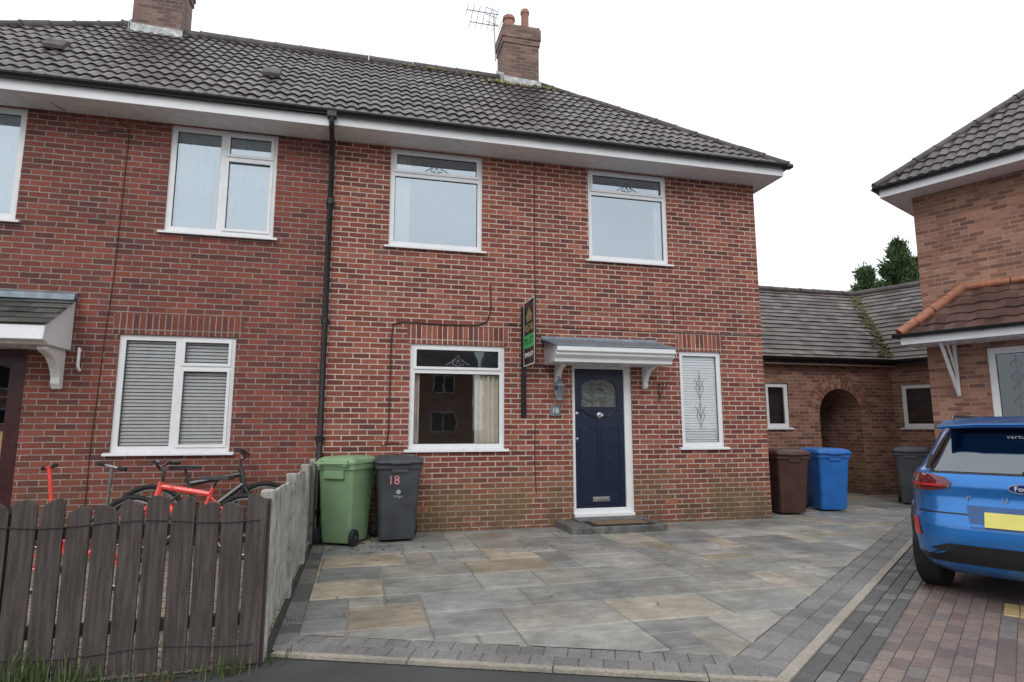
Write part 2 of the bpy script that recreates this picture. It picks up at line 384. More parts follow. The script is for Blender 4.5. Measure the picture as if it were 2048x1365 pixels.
FRONT=Matrix.Rotation(rad(90),4,'X')
def at(x,y,z,r=FRONT): return Matrix.Translation((x,y,z))@r

def slope(name,parent,O,a,La,u,Ls,clips,mat,period=.165,amp=.022,g=.33,step=.022,world=True):
    O=Vector(O);a=Vector(a).normalized();u=Vector(u).normalized();n=a.cross(u).normalized()
    if n.z<0: n=-n
    bm=bmesh.new(); uvl=bm.loops.layers.uv.new('UVMap')
    ns=(max(2,int(round(La/(period/6))))) if amp>0 else max(2,int(La/.125))
    ts=[]; nr=int(math.ceil(Ls/g))
    for k in range(nr): ts+=[(k*g+.0005,1),(k*g+g*.5,.5),(min((k+1)*g,Ls)-.0005,0.02)]
    jit=[[random.uniform(-.004,.004) for _ in range(int(La/.33)+2)] for _ in range(nr)]
    grid=[]
    for ti,(t,st) in enumerate(ts):
        row=[]; kr=min(nr-1,ti//3)
        for i in range(ns+1):
            s_=La*i/ns; w=0
            if amp>0:
                ph=(s_/period)%1; w=amp*(max(0,math.sin(math.pi*ph*1.0))**1.5*1.3-.4)
            row.append((bm.verts.new(O+a*s_+u*t+n*(w+step*st+jit[kr][int(s_/.33)])),s_,t))
        grid.append(row)
    for r0,r1 in zip(grid,grid[1:]):
        for i in range(ns):
            q=[r0[i],r0[i+1],r1[i+1],r1[i]]
            f=bm.faces.new([x[0] for x in q])
            for l,x in zip(f.loops,q): l[uvl].uv=(x[1],x[2])
    for co,no in clips:
        bmesh.ops.bisect_plane(bm,geom=bm.verts[:]+bm.edges[:]+bm.faces[:],plane_co=co,plane_no=no,clear_outer=True)
    me=bpy.data.meshes.new(name); bm.to_mesh(me); bm.free(); me.materials.append(mat)
    o=bpy.data.objects.new(name,me); COL.objects.link(o); setpar(o,parent,world); return o
def caps(name,parent,p0,p1,r,mat,L=.42,world=True):
    mb=MB(); p0=Vector(p0);p1=Vector(p1); D=(p1-p0).length; n=max(1,int(D/L)); d=(p1-p0)/n
    for k in range(n):
        j=Vector((random.uniform(-.008,.008),random.uniform(-.008,.008),random.uniform(-.005,.007)))
        mb.tube([p0+d*k+j,p0+d*(k+.06)+j,p0+d*(k+.08)+j,p0+d*(k+.985)+j],[r*1.08,r*1.08,r,r*.97],12)
    return mb.build(name,parent,mat,smooth=True,world=world)

def window(parent,x0,x1,z0,z1,panes,gl,openers=(),sill=True,motif=(),backing=None,world=True,y=.03,room=True,came=None):
    w=sub_empty('window',parent,world)
    P=dict(parent=w,world=False)
    mb=MB(); mb.plate(x0,x1,z0,z1,panes,y=y,depth=.05)
    for i in openers:
        a,b,c,d=panes[i]; e=.032
        mb.plate(a-e,b+e,c-e,d+e,[(a+.004,b-.004,c+.004,d-.004)],y=y-.018,depth=.03,outer=True)
    mb.build('frame',mats=m_white,bevel=.004,**P)
    g=MB()
    for (a,b,c,d) in panes: g.face([(a,y+.03,c),(b,y+.03,c),(b,y+.03,d),(a,y+.03,d)])
    g.build('pane',mats=gl,fixn=False,**P)
    q=MB()
    for (a,b,c,d) in panes: q.plate(a,b,c,d,[(a+.008,b-.008,c+.008,d-.008)],y=y+.024,depth=.004)
    q.build('gasket',mats=m_rubber,**P)
    if sill:
        s=MB(); s.prism([(y+.0,z0+.004),(-.055,z0-.012),(-.055,z0-.042),(-.004,z0-.035),(y,z0-.035)],'x',x0-.06,x1+.06)
        s.build('sill',mats=m_white,bevel=.004,**P)
    if motif:
        k=MB()
        for (mx,mz,s_) in motif:
            yy=y+.026
            def L(pts): k.tube([(mx+p[0]*s_,yy,mz+p[1]*s_) for p in pts],.0055,5)
            L([(-.5,-.35),(0,.5),(.5,-.35),(0,-.5),(-.5,-.35)]); L([(-.22,-.42),(0,.05),(.22,-.42)]); L([(-.12,.1),(0,-.15),(.12,.1),(0,.5)])
            L([(-1,-.4),(-.5,-.1),(-.3,.15)]); L([(1,-.4),(.5,-.1),(.3,.15)])
        k.build('lead_motif',mats=m_leadcame,**P)
    if came: 
        k=MB()
        for pts in came: k.tube([(p[0],y+.026,p[1]) for p in pts],.0038,5)
        k.build('lead_strip',mats=m_leadcame,**P)
    if room:
        r=MB(); a,b,c,d=x0-.25,x1+.25,z0-.75,z1+.12; e=2.6; yy=y+.06
        r.face([(a,e,c),(b,e,c),(b,e,d),(a,e,d)]); r.face([(a,yy,c),(a,e,c),(a,e,d),(a,yy,d)]); r.face([(b,yy,c),(b,e,c),(b,e,d),(b,yy,d)])
        r.face([(a,yy,c),(b,yy,c),(b,e,c),(a,e,c)]); r.face([(a,yy,d),(b,yy,d),(b,e,d),(a,e,d)])
        r.build('room_interior',mats=m_room,fixn=False,**P)
    def drape(nm,xa,xb,za,zb,mat,amp=.02,waves=6,yy=.16):
        q=MB(); n=waves*8
        for i in range(n):
            p=[xa+(xb-xa)*(i+j)/n for j in (0,1)]; h=[yy+amp*math.sin(2*math.pi*waves*(i+j)/n+.6*math.sin(i+j)) for j in (0,1)]
            q.face([(p[0],h[0],za),(p[1],h[1],za),(p[1],h[1],zb),(p[0],h[0],zb)])
        q.build(nm,mats=mat,smooth=True,fixn=True,**P)
    if backing:
        for bk in backing:
            if bk[0]=='blind':
                xa,xb,za,zb=bk[1:5]; dz=bk[5]
                q2=MB(); z=za
                while z<zb:
                    q2.face([(xa,y+.05,z),(xb,y+.05,z),(xb,y+.05+dz*.35,z+dz*bk[7]),(xa,y+.05+dz*.35,z+dz*bk[7])]); z+=dz
                q2.build('blind',mats=bk[6],fixn=False,**P)
            else: drape(bk[0],*bk[1:5],bk[5],*(bk[6:] if len(bk)>6 else ()))
    return w

def rr(cx,cy,hx,hy,r,z,n=4):
    out=[]
    for (sx,sy,a0) in ((1,1,0),(-1,1,90),(-1,-1,180),(1,-1,270)):
        for k in range(n+1):
            a=rad(a0+90*k/n); out.append((cx+sx*(hx-r)+r*math.cos(a),cy+sy*(hy-r)+r*math.sin(a),z))
    return out

# ---------------------------------------------------------------- ground
S=dict(kind='structure')
g=MB(); g.face([(-400,-300,0),(400,-300,0),(400,500,0),(-400,500,0)]); g.build('ground',None,m_asph,fixn=False,**S)
g=MB(); g.face([(-9,-4.42,.006),(-.56,-4.42,.006),(-.56,0,.006),(-9,0,.006)]); g.build('gravel_yard',None,m_gravel,fixn=False,**S)
A=Vector((2.38,-5.38)); B=Vector((7.62,-1.50)); dL=(B-A).normalized(); nR=Vector((dL.y,-dL.x))
E=A+dL*12
g=MB(); a_=A-dL*1.2
pts=[a_,E,E+nR*9,a_+nR*9]
g.face([(p.x,p.y,.010) for p in reversed(pts)]); g.build('driveway',None,m_drive,fixn=False,**S)
inner_off=.30
Lp=(-.48,-4.22); dF=(Vector((2.38,-5.38))-Vector(Lp)).normalized(); nF=Vector((dF.y,-dF.x))
def clipset(off):
    pa=A-nR*off; pf=Vector(Lp)-nF*off
    return [((pa.x,pa.y,0),(nR.x,nR.y,0)),((pf.x,pf.y,0),(nF.x,nF.y,0)),((-.5+.15,0,0),(-1,0,0))]
bm=bmesh.new(); cl=bm.loops.layers.float_color.new('flagcol')
u_=.292; nx,ny=46,34; X0,Y0=-.62,-6.0
occ=[[False]*ny for _ in range(nx)]
sizes=[(3,2),(2,2),(3,2),(3,2),(2,1),(1,2),(2,2),(1,1),(4,2),(3,2)]
pal=[(.315,.318,.30),(.335,.333,.312),(.285,.29,.278),(.345,.328,.29),(.385,.35,.295),(.325,.312,.285),(.30,.308,.292),(.262,.263,.255),(.365,.355,.33),(.31,.303,.285),(.285,.29,.28),(.345,.342,.322),(.375,.325,.255),(.27,.278,.27)]
for j in range(ny):
    for i in range(nx):
        if occ[i][j]: continue
        random.shuffle(sizes)
        for (w,h) in sizes+[(1,1)]:
            if i+w<=nx and j+h<=ny and all(not occ[i+p][j+q] for p in range(w) for q in range(h)): break
        for p in range(w):
            for q in range(h): occ[i+p][j+q]=True
        gp=.007; e=.008
        x0=X0+i*u_+gp;x1=X0+(i+w)*u_-gp;y0=Y0+j*u_+gp;y1=Y0+(j+h)*u_-gp; z=.030+random.uniform(-.002,.002)
        jt=lambda: random.uniform(-.005,.005)
        c=random.choice(pal); k=random.uniform(.80,1.12); c=(c[0]*k,c[1]*k,c[2]*k,1)
        lo=[bm.verts.new((a+jt(),b+jt(),.010)) for a,b in((x0,y0),(x1,y0),(x1,y1),(x0,y1))]
        mi=[bm.verts.new((v.co.x,v.co.y,z-.007)) for v in lo]
        cx,cy=(x0+x1)/2,(y0+y1)/2
        hi=[bm.verts.new((v.co.x+(e if v.co.x<cx else -e),v.co.y+(e if v.co.y<cy else -e),z)) for v in lo]
        fs=[bm.faces.new(hi)]
        for r0,r1 in((lo,mi),(mi,hi)):
            for q in range(4): fs.append(bm.faces.new((r0[q],r0[(q+1)%4],r1[(q+1)%4],r1[q])))
        for f_ in fs:
            for l in f_.loops: l[cl]=c
for co,no in clipset(inner_off):
    bmesh.ops.bisect_plane(bm,geom=bm.verts[:]+bm.edges[:]+bm.faces[:],plane_co=co,plane_no=no,clear_outer=True)
me=bpy.data.meshes.new('patio'); bm.to_mesh(me); bm.free(); me.materials.append(m_flag)
o=bpy.data.objects.new('patio',me); COL.objects.link(o); o['kind']='structure'
g=MB(); g.face([(-.5,-4.2,.022),(A.x,A.y,.022),(E.x,E.y,.022),(E.x,3.3,.022),(-.5,3.3,.022)]); g.build('patio_bedding',None,m_bed,fixn=False,**S)
def strip(name,p,q,nv,rows,w,L,mats,z=.03,gap=.003,start=0.0):
    mb=MB(); d=(q-p); D=d.length; d=d/D
    for r in range(rows):
        s=-(r%2)*L*.5
        while s<D:
            a=max(0,s)+gap; b=min(D,s+L)-gap
            if b-a>.02:
                c0=p+d*a+nv*(start+r*w+gap); c1=p+d*b+nv*(start+r*w+gap); c2=p+d*b+nv*(start+(r+1)*w-gap); c3=p+d*a+nv*(start+(r+1)*w-gap)
                zz=z+random.uniform(-.0015,.0015); m=random.randrange(len(mats)); e=.004
                cen=(c0+c2)/2
                lo=[(c.x,c.y,.005) for c in(c0,c1,c2,c3)]; mi=[(c.x,c.y,zz-.005) for c in(c0,c1,c2,c3)]
                hi=[((c+(cen-c).normalized()*e).x,(c+(cen-c).normalized()*e).y,zz) for c in(c0,c1,c2,c3)]
                mb.loft([lo,mi,hi],m,(False,True))
            s+=L
    return mb.build(name,None,mats,**S)
strip('patio_border',A,E,-nR,2,.148,.15,[m_char,m_char2,m_char2],gap=.002)
strip('patio_border',Vector(Lp),A,-nF,2,.148,.15,[m_char,m_char2,m_char2],gap=.002)
strip('patio_border',Vector((-.5,-4.1)),Vector((-.5,0)),Vector((1,0)),1,.145,.2,[m_chard,m_char])
strip('concrete_edging',A-dL*.05,E,nR,1,.075,.9,[m_edging],z=.034,start=.0)
strip('driveway_border',A-dL*.6,E,nR,3,.1,.2,[m_chard,m_char,m_chard],z=.024,start=.077)
strip('concrete_edging',Vector(Lp)+nF*.0,A,nF,1,.06,.9,[m_edging],z=.028)
strip('buff_paver_patch',A+dL*2.40+nR*.98,A+dL*2.80+nR*.98,nR,2,.1,.2,[m_buffp],z=.017)

# ---------------------------------------------------------------- houses
ZE=5.72; RZ=8.73; YF=-.5; YR=3.0; UF=(0,3.5,3.01); LSF=math.hypot(3.5,3.01)
def hipclip(ex,rx,sign):
    return ((ex,YF,0),(sign*(YR-YF),abs(rx-ex),0))
def chimney(h,x0,x1,y0,y1,zb,zt,pots,world=True):
    mb=MB(); mb.box(x0,x1,y0,y1,zb,zt-.42); mb.box(x0-.022,x1+.022,y0-.022,y1+.022,zt-.42,zt-.30); mb.box(x0-.04,x1+.04,y0-.04,y1+.04,zt-.30,zt-.06); mb.box(x0-.02,x1+.02,y0-.02,y1+.02,zt-.06,zt)
    c=mb.build('chimney',h,m_chim,world=world)
    for (px,py,r,hh,sl) in pots:
        q=MB(); q.lathe([(r*1.15,0),(r*1.1,.06),(r,.1),(r*.92,hh-.1),(r*1.12,hh-.09),(r*1.12,hh-.03),(r*.95,hh),(r*.75,hh),(r*.75,hh-.1)],(px,py,zt-.02),n=20)
        o=q.build('chimney_pot',None,m_pot,smooth=True); o.parent=c
    zf=ZE+(y0-YF)*.86
    f=MB(); f.prism([(x0-.05,zf-.03),(x1+.05,zf-.03),(x1+.04,zf+.12),(x0-.04,zf+.15)],'y',y0-.03,y0-.003); f.prism([(y0-.03,zf-.02),(y1,zf+.4),(y1,zf+.62),(y0-.03,zf+.20)],'x',x0-.04,x0-.003)
    o=f.build('flashing',None,m_mortar,bevel=.01); o.parent=c
    return c

H=empty('brick_house',(3,0,0),label='red brick semi-detached house with navy door, number 18',category='house')
holes=[(.32,1.69,4.05,5.53),(3.39,4.76,4.05,5.53),(.67,2.04,1.15,2.63),(4.88,5.62,1.15,2.65),(3.08,4.05,.14,2.42)]
w=MB(); w.plate(-.5,6.4,-.05,5.6,holes,y=0,depth=.09)
w.face([(6.4,0,-.05),(6.4,6,-.05),(6.4,6,5.6),(6.4,0,5.6)]); w.face([(-.5,6,-.05),(6.4,6,-.05),(6.4,6,5.6),(-.5,6,5.6)])
w.build('wall',H,m_b18,fixn=False)
w=MB(); w.face([(-.5,0.1,0),(-.5,6,0),(-.5,6,5.6),(-.5,.1,5.6)]); w.build('party_wall',H,m_room,fixn=False)
def lintel(h,x0,x1,z,mat,hh=.225,world=True):
    l=MB(); l.box(x0,x1,-.005,.02,z,z+hh); l.build('brick_lintel',h,mat,world=world)
lintel(H,.62,2.10,2.632,m_sol18,.27); lintel(H,4.84,5.66,2.652,m_sol18,.27)
MB().box(4.6,6.4,-.008,.001,2.935,2.955).build('brick_ledge',H,m_ridge)
def toplight(x0,x1,z0,z1,zt):
    return [(x0+.085,x1-.085,zt+.055,z1-.075),(x0+.07,x1-.07,z0+.07,zt-.035)]
window(H,.32,1.69,4.05,5.53,toplight(.32,1.69,4.05,5.53,5.15),m_glup,openers=(0,),motif=[(1.0,5.31,.17)],backing=[('curtain',.36,.62,4.06,5.5,m_curtain,.02,3)])
window(H,3.39,4.76,4.05,5.53,toplight(3.39,4.76,4.05,5.53,5.15),m_glup,openers=(0,),motif=[(4.08,5.31,.17)],backing=[('curtain',4.60,4.74,4.06,5.5,m_curtain,.02,2)])
window(H,.67,2.04,1.15,2.63,toplight(.67,2.04,1.15,2.63,2.25),m_gllo,openers=(0,),motif=[(1.36,2.41,.17)],backing=[('curtain',1.62,1.99,1.17,2.24,m_curtain,.028,5,.12),('curtain',.70,.82,1.17,2.24,m_curtain,.02,2)])
cm=[]
cx=5.25
for zc in (1.68,2.12):
    cm+= [[(cx,zc-.24),(cx,zc+.24)],[(cx-.07,zc-.05),(cx,zc+.16),(cx+.07,zc-.05),(cx,zc-.22),(cx-.07,zc-.05)],[(cx-.09,zc+.1),(cx-.03,zc),(cx,zc-.1),(cx+.03,zc),(cx+.09,zc+.1)]]
window(H,4.88,5.62,1.15,2.65,[(4.95,5.55,1.22,2.58)],m_gllo,came=cm,backing=[('blind',4.93,5.57,1.18,2.62,.042,m_blindw,.93)])
dr=MB(); dr.plate(3.08,4.05,.14,2.42,[(3.135,3.935,.27,2.335)],y=.035,depth=.07); dr.build('door_frame',H,m_white,bevel=.004)
dr=MB(); dr.box(3.09,4.04,-.03,.05,.152,.20); dr.build('threshold',H,m_white,bevel=.006)
D=MB()
gx0,gx1,gz0=3.25,3.82,1.76
D.plate(3.14,3.93,.275,2.33,[(gx0,gx1,gz0,2.18)],y=.06,depth=.03)
for sgn,ex in ((1,gx0),(-1,gx1)):
    poly=[(ex,2.18),(ex,2.06)]+[(ex+sgn*.16*t,2.06+.12*(t**.6)) for t in (.25,.5,.75,1)]
    D.prism(poly,'y',.061,.09)
def ring(x0,x1,z0,z1,y=.05,wd=.018):
    D.plate(x0,x1,z0,z1,[(x0+wd,x1-wd,z0+wd,z1-wd)],y=y,depth=.012,outer=True)
D.tube([(3.19,.056,1.72),(3.28,.056,1.70),(3.40,.056,1.62),(3.535,.056,1.60),(3.67,.056,1.62),(3.79,.056,1.70),(3.88,.056,1.72)],.013,6)
ring(3.21,3.515,.62,1.46); ring(3.555,3.86,.62,1.46)
D.tube([(3.235,.058,1.40),(3.36,.058,1.45),(3.49,.058,1.40)],.009,6); D.tube([(3.58,.058,1.40),(3.71,.058,1.45),(3.835,.058,1.40)],.009,6)
ring(3.21,3.86,.33,.56)
door=D.build('door',H,m_navy)
def sub(mb,name,mat,p,**k):
    o=mb.build(name,None,mat,**k); o.parent=p; return o
q=MB(); q.face([(gx0,.078,gz0),(gx1,.078,gz0),(gx1,.078,2.18),(gx0,.078,2.18)]); sub(q,'door_glass',m_gllo,door,fixn=False)
q=MB()
for L in ([(gx0,1.98),(gx0+.1,2.08),(gx0+.2,2.1),(gx1-.2,2.1),(gx1-.1,2.08),(gx1,1.98)],[(3.44,gz0),(3.44,2.1)],[(3.63,gz0),(3.63,2.1)],[(gx0,1.9),(3.44,1.84)],[(gx1,1.9),(3.63,1.84)],[(3.44,1.82),(3.535,1.9),(3.63,1.82)],[(3.44,2.0),(3.535,2.06),(3.63,2.0)]):
    q.tube([(p[0],.074,p[1]) for p in L],.006,5)
sub(q,'lead_strip',m_leadcame,door)
q=MB(); q.face([(gx0,.10,gz0),(gx1,.10,gz0),(gx1,.10,2.18),(gx0,.10,2.18)]); sub(q,'frosted_backing',simple('frosted',(.24,.26,.25),.5,nscale=22,namt=.55,bstr=0),door,fixn=False)
q=MB(); q.lathe([(.0,.0),(.045,-.0),(.045,-.01),(.015,-.02),(.015,-.04),(.032,-.05),(.036,-.065),(.028,-.08),(0,-.083)],(3.535,.058,1.63),axis='y',n=20); sub(q,'door_knob',m_steel,door,smooth=True)
q=MB(); q.box(3.40,3.67,.045,.06,.36,.43); q.box(3.43,3.64,.038,.05,.378,.412); sub(q,'letter_plate',m_steel,door,bevel=.003)
for z in (1.28,1.66):
    q=MB(); q.lathe([(0,0),(.022,0),(.022,-.012),(0,-.014)],(3.165,.058,z),axis='y',n=14); sub(q,'lock',m_steel,door)
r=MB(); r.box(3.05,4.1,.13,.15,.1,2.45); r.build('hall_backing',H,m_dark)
s=MB(); s.box(2.80,4.2,-.72,-.002,.0,.125); s.build('doorstep',H,m_stone,bevel=.014)
s=MB(); s.box(3.04,4.10,-.30,-.012,.127,.150); s.build('threshold_slab',H,m_stone,bevel=.006)
for ax in (.75,4.55):
    s=MB(); s.box(ax,ax+.21,-.004,.004,.30,.37)
    for k in range(5):
        s.box(ax+.015+k*.038,ax+.04+k*.038,-.009,-.0045,.31,.36)
    s.build('air_brick',H,m_terr)
c=MB()
c.prism([(0,2.81),(-.03,2.76),(-.64,2.605),(-.665,2.60),(-.665,2.583),(-.03,2.725),(0,2.73)],'x',2.60,4.50)
c.build('canopy_lead',H,m_lead,bevel=.005)
c=MB(); c.prism([(-.001,2.725),(-.655,2.582),(-.655,2.515),(-.635,2.505),(-.615,2.50),(-.612,2.465),(-.575,2.44),(-.54,2.425),(-.535,2.37),(-.001,2.37)],'x',2.64,4.46)
c.build('canopy_moulding',H,m_white,bevel=.006)
def bracket(h,xc,zt,mat,s=1,world=True,wd=.075):
    k=MB(); pr=[(0,zt),(-.42*s,zt),(-.44*s,zt-.04*s)]
    for t in range(9):
        a=rad(90*t/8); pr.append((-.36*s+.27*s*math.sin(a)-.04*s*math.sin(2*a),zt-.07*s-.23*s*(1-math.cos(a))))
    pr+=[(-.09*s,zt-.36*s),(-.05*s,zt-.42*s),(0,zt-.42*s)]
    k.prism(pr,'x',xc-wd/2,xc+wd/2); return k.build('bracket',h,mat,bevel=.008,world=world)
bracket(H,2.84,2.368,m_white,.78); bracket(H,4.26,2.368,m_white,.78)
l=MB(); l.box(2.79,2.87,-.012,-.002,1.98,2.18); l.tube([(2.83,-.01,2.14),(2.83,-.08,2.20),(2.83,-.15,2.18),(2.83,-.15,2.14)],.010,6)
l.lathe([(.0,.02),(.025,.0),(.10,-.07),(.105,-.085),(.0,-.085)],(2.83,-.15,2.14),n=6); l.lathe([(0,0),(.05,0),(.055,-.02),(.0,-.03)],(2.83,-.15,1.87),n=6)
for k in range(6):
    a=2*math.pi*k/6; l.cyl((2.83+.09*math.cos(a),-.15+.09*math.sin(a),2.06),(2.83+.05*math.cos(a),-.15+.05*math.sin(a),1.87),.007,n=5)
l.build('wall_lantern',H,m_lead)
l=MB(); l.lathe([(0,0),(.045,0),(.082,.18),(0,.18)],(2.83,-.15,1.875),n=6); l.build('lantern_glass',H,glass('lantern_glass',.25))
l=MB(); l.box(2.735,2.885,-.014,-.002,1.62,1.775); l.build('number_plaque',H,m_slateplq,bevel=.003)
text('house_number','18',.105,at(2.81,-.0155,1.697),m_whitetxt,H)
l=MB(); l.tube([(4.50,-.01,2.12),(4.50,-.01,1.86)],.008,6); l.tube([(4.50,-.01,2.10),(4.50,-.22,2.12),(4.50,-.26,2.08),(4.50,-.24,2.05)],.008,6); l.tube([(4.50,-.01,1.9),(4.50,-.1,1.98),(4.50,-.17,2.11)],.007,6); l.build('basket_hook',H,m_black)
def cable(h,pts,r):
    cb=MB(); cb.tube(pts,r,6); cb.build('cable',h,m_cable)
cable(H,[(2.51,-.008,5.55),(2.50,-.008,4.2),(2.52,-.008,3.2),(2.50,-.008,2.85)],.0045)
cable(H,[(2.50,-.008,1.5),(2.49,-.008,1.0),(2.51,-.008,.5)],.0045)
cable(H,[(1.82,-.008,3.55),(1.83,-.008,3.2),(1.78,-.008,3.0),(1.65,-.012,2.93),(1.2,-.012,2.915),(.55,-.012,2.93),(.42,-.012,2.90),(.40,-.012,2.7),(.395,-.012,1.4),(.37,-.012,1.2)],.0095)
cable(H,[(.60,-.008,1.22),(.45,-.008,1.24),(.30,-.008,1.20)],.006)
cable(H,[(4.8,-.008,3.4),(4.8,-.008,3.1)],.004)
cable(H,[(2.1,-.008,2.96),(2.9,-.008,2.95),(4.58,-.008,2.94)],.004)
def eaves(h,x0,x1,zs,world=True,yf=-.45):
    e=MB(); e.box(x0,x1,yf,-.001,zs,zs+.02); e.build('soffit',h,m_whitep,world=world)
    e=MB(); e.box(x0,x1,yf-.022,yf-.001,zs-.01,zs+.14); e.build('fascia',h,m_white,bevel=.003,world=world)
def gutter(h,p0,p1,r=.058,world=True,out=(0,-1)):
    p0=Vector(p0);p1=Vector(p1); d=(p1-p0); D=d.length; d.normalize(); o=Vector((out[0],out[1],0)); mb=MB()
    prof=[(o*r*math.cos(math.pi*t/8))+Vector((0,0,-r*math.sin(math.pi*t/8))) for t in range(9)]
    prof=prof+[p*.9 for p in reversed(prof)]
    mb.loft([[p0+q for q in prof],[p1+q for q in prof]])
    s=.3
    while s<D:
        c=p0+d*s; mb.loft([[c+q*1.1 for q in prof],[c+d*.05+q*1.1 for q in prof]]); s+=.9
    return mb.build('gutter',h,m_black,world=world)
eaves(H,-.5,6.62,5.555)
e=MB(); e.box(6.402,6.62,0,6.3,5.555,5.575); e.build('soffit',H,m_whitep)
e=MB(); e.box(6.621,6.643,-.472,6.4,5.545,5.695); e.build('fascia',H,m_white)
gutter(H,(-.5,-.53,5.72),(6.70,-.53,5.72)); gutter(H,(6.70,-.58,5.72),(6.70,6.4,5.72),out=(1,0))
mb=MB(); mb.box(6.64,6.76,-.59,-.47,5.655,5.725); mb.build('gutter',H,m_black,bevel=.02)
roof=sub_empty('roof',H)
EXR=6.72; RXR=3.46
slope('roof_slope',roof,(-.5,YF,ZE),(1,0,0),7.425,UF,LSF,[hipclip(EXR,RXR,1)],m_tile,world=False)
slope('roof_slope',roof,(EXR,YF,ZE),(0,1,0),7.0,(RXR-EXR,0,RZ-ZE),math.hypot(RXR-EXR,RZ-ZE),[((EXR,YF,0),(-(YR-YF),-(EXR-RXR),0)),((EXR,6.5,0),(-(YR-YF),(EXR-RXR),0))],m_tile,world=False)
slope('roof_slope',roof,(-.5,6.5,ZE),(1,0,0),7.4,(0,-3.5,3.01),LSF,[((EXR,6.5,0),((YR-YF),-(EXR-RXR),0))],m_tile,amp=0,world=False)
caps('ridge_tiles',roof,(-.5,YR,RZ+.0),(RXR,YR,RZ+.0),.10,m_ridge,world=False)
caps('hip_tiles',roof,(EXR,YF,ZE+.02),(RXR,YR,RZ+.01),.062,m_ridge,world=False)
caps('hip_tiles',roof,(EXR,6.5,ZE+.02),(RXR,YR,RZ+.01),.08,m_ridge,world=False)
def ventcap(px,par):
    v=MB(); v.prism([(.68,6.79),(.90,7.00),(.90,7.02),(.80,7.005),(.66,6.85)],'x',px-.13,px+.13); v.build('roof_vent',par,m_ridge,bevel=.015,world=False)
chimney(H,2.66,3.42,2.75,3.35,8.0,9.85,[(2.84,3.05,.12,.40,0),(3.20,3.05,.085,.62,0)])
ms=MB()
for k in range(46):
    x=random.uniform(2.3,3.65); y=2.72-random.random()*.22; z=ZE+(y-YF)*.86+.03; r=random.uniform(.02,.055)
    ms.lathe([(0,-.03),(r,-.01),(r*.8,.02),(0,.03)],(x,y,z),n=7)
for k in range(40):
    x=random.uniform(.6,2.3); y=2.95-random.random()*.10; z=ZE+(y-YF)*.86+.05; r=random.uniform(.015,.04)
    ms.lathe([(0,-.03),(r,-.01),(r*.8,.02),(0,.03)],(x,y,z),n=7)
o=ms.build('moss',roof,leafmat('moss',(.12,.11,.03),(.26,.21,.06)),smooth=True,world=False); o['kind']='stuff'
ae=MB(); ax=2.50
ae.cyl((ax+.06,3.1,9.2),(ax,3.05,10.35),.015,n=6)
for zz,L in ((10.25,.75),(9.98,.6)):
    ae.cyl((ax-.5*L-.2,3.05,zz),(ax+.12,3.05,zz),.01,n=5)
    for k in range(6): ae.cyl((ax-.2-.5*L+.13*k,2.86,zz),(ax-.2-.5*L+.13*k,3.24,zz),.006,n=4)
for k in range(3):
    ae.cyl((ax+.1,3.05,10.32-.16*k),(ax-.16,3.05,10.38-.16*k),.008,n=4)
ae.build('aerial',H,m_alu)

# ---- adjoining house
G=empty('brick_house',(-4,0,0),label='adjoining dark red brick house with white windows and maroon door',category='house')
holes=[(-2.60,-1.24,4.03,5.52),(-5.66,-4.28,4.03,5.52),(-3.0,-1.62,1.14,2.63),(-4.95,-3.98,.14,2.40)]
w=MB(); w.plate(-7.4,-.501,-.05,5.6,holes,y=0,depth=.09); w.face([(-7.4,0,-.05),(-7.4,6,-.05),(-7.4,6,5.6),(-7.4,0,5.6)]); w.face([(-7.4,6,-.05),(-.5,6,-.05),(-.5,6,5.6),(-7.4,6,5.6)])
w.build('wall',G,m_blh,fixn=False)
lintel(G,-3.08,-1.54,2.632,m_solLH,.27)
def threep(x0,x1,z0,z1,xm,zm):
    return [(x0+.075,xm-.045,z0+.075,z1-.07),(xm+.065,x1-.085,zm+.055,z1-.075),(xm+.065,x1-.085,z0+.09,zm-.045)]
window(G,-2.60,-1.24,4.03,5.52,threep(-2.60,-1.24,4.03,5.52,-1.93,5.13),m_glup,openers=(1,2),backing=[('net_curtain',-2.58,-1.28,4.05,5.5,m_net,.02,10,.11)],room=False)
window(G,-5.66,-4.28,4.03,5.52,[(-5.58,-5.05,4.1,5.45),(-4.93,-4.36,4.12,5.44)],m_glup,backing=[('net_curtain',-5.6,-4.3,4.05,5.5,m_net,.02,10,.11)],room=False)
window(G,-3.0,-1.62,1.14,2.63,threep(-3.0,-1.62,1.14,2.63,-2.30,2.22),m_gllo,openers=(1,2),backing=[('blind',-2.96,-1.66,1.18,2.6,.045,m_blind,.80)],room=True)
q=MB(); q.plate(-4.95,-3.98,.14,2.40,[(-4.05-.78,-4.06,.2,2.33)],y=.02,depth=.07); q.build('door_frame',G,m_maroon,bevel=.004)
q=MB(); q.plate(-4.83,-4.06,.2,2.33,[(-4.72,-4.17,1.5,2.2),(-4.72,-4.17,.9,1.42)],y=.05,depth=.03)
q.box(-4.72,-4.17,.062,.075,1.80,1.83); gd=q.build('door',G,m_maroon,bevel=.004)
q=MB(); q.box(-4.72,-4.17,.095,.10,1.3,2.2); sub(q,'door_glass',glass('dark_glass',.12,tr=(.1,.1,.1)),gd)
q=MB(); q.box(-4.72,-4.17,.086,.09,.9,1.42); sub(q,'door_board',simple('plywood',(.42,.27,.12),.7,nscale=12,namt=.3),gd)
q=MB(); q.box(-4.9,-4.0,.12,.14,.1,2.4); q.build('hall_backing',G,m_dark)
eaves(G,-7.7,-.503,5.53); gutter(G,(-7.75,-.53,5.70),(-.5,-.53,5.72))
c=MB(); c.prism([(0,3.14),(-.10,3.10),(-.11,3.02),(0,3.06)],'x',-5.35,-3.50); c.build('canopy_lead',G,m_lead,bevel=.006)
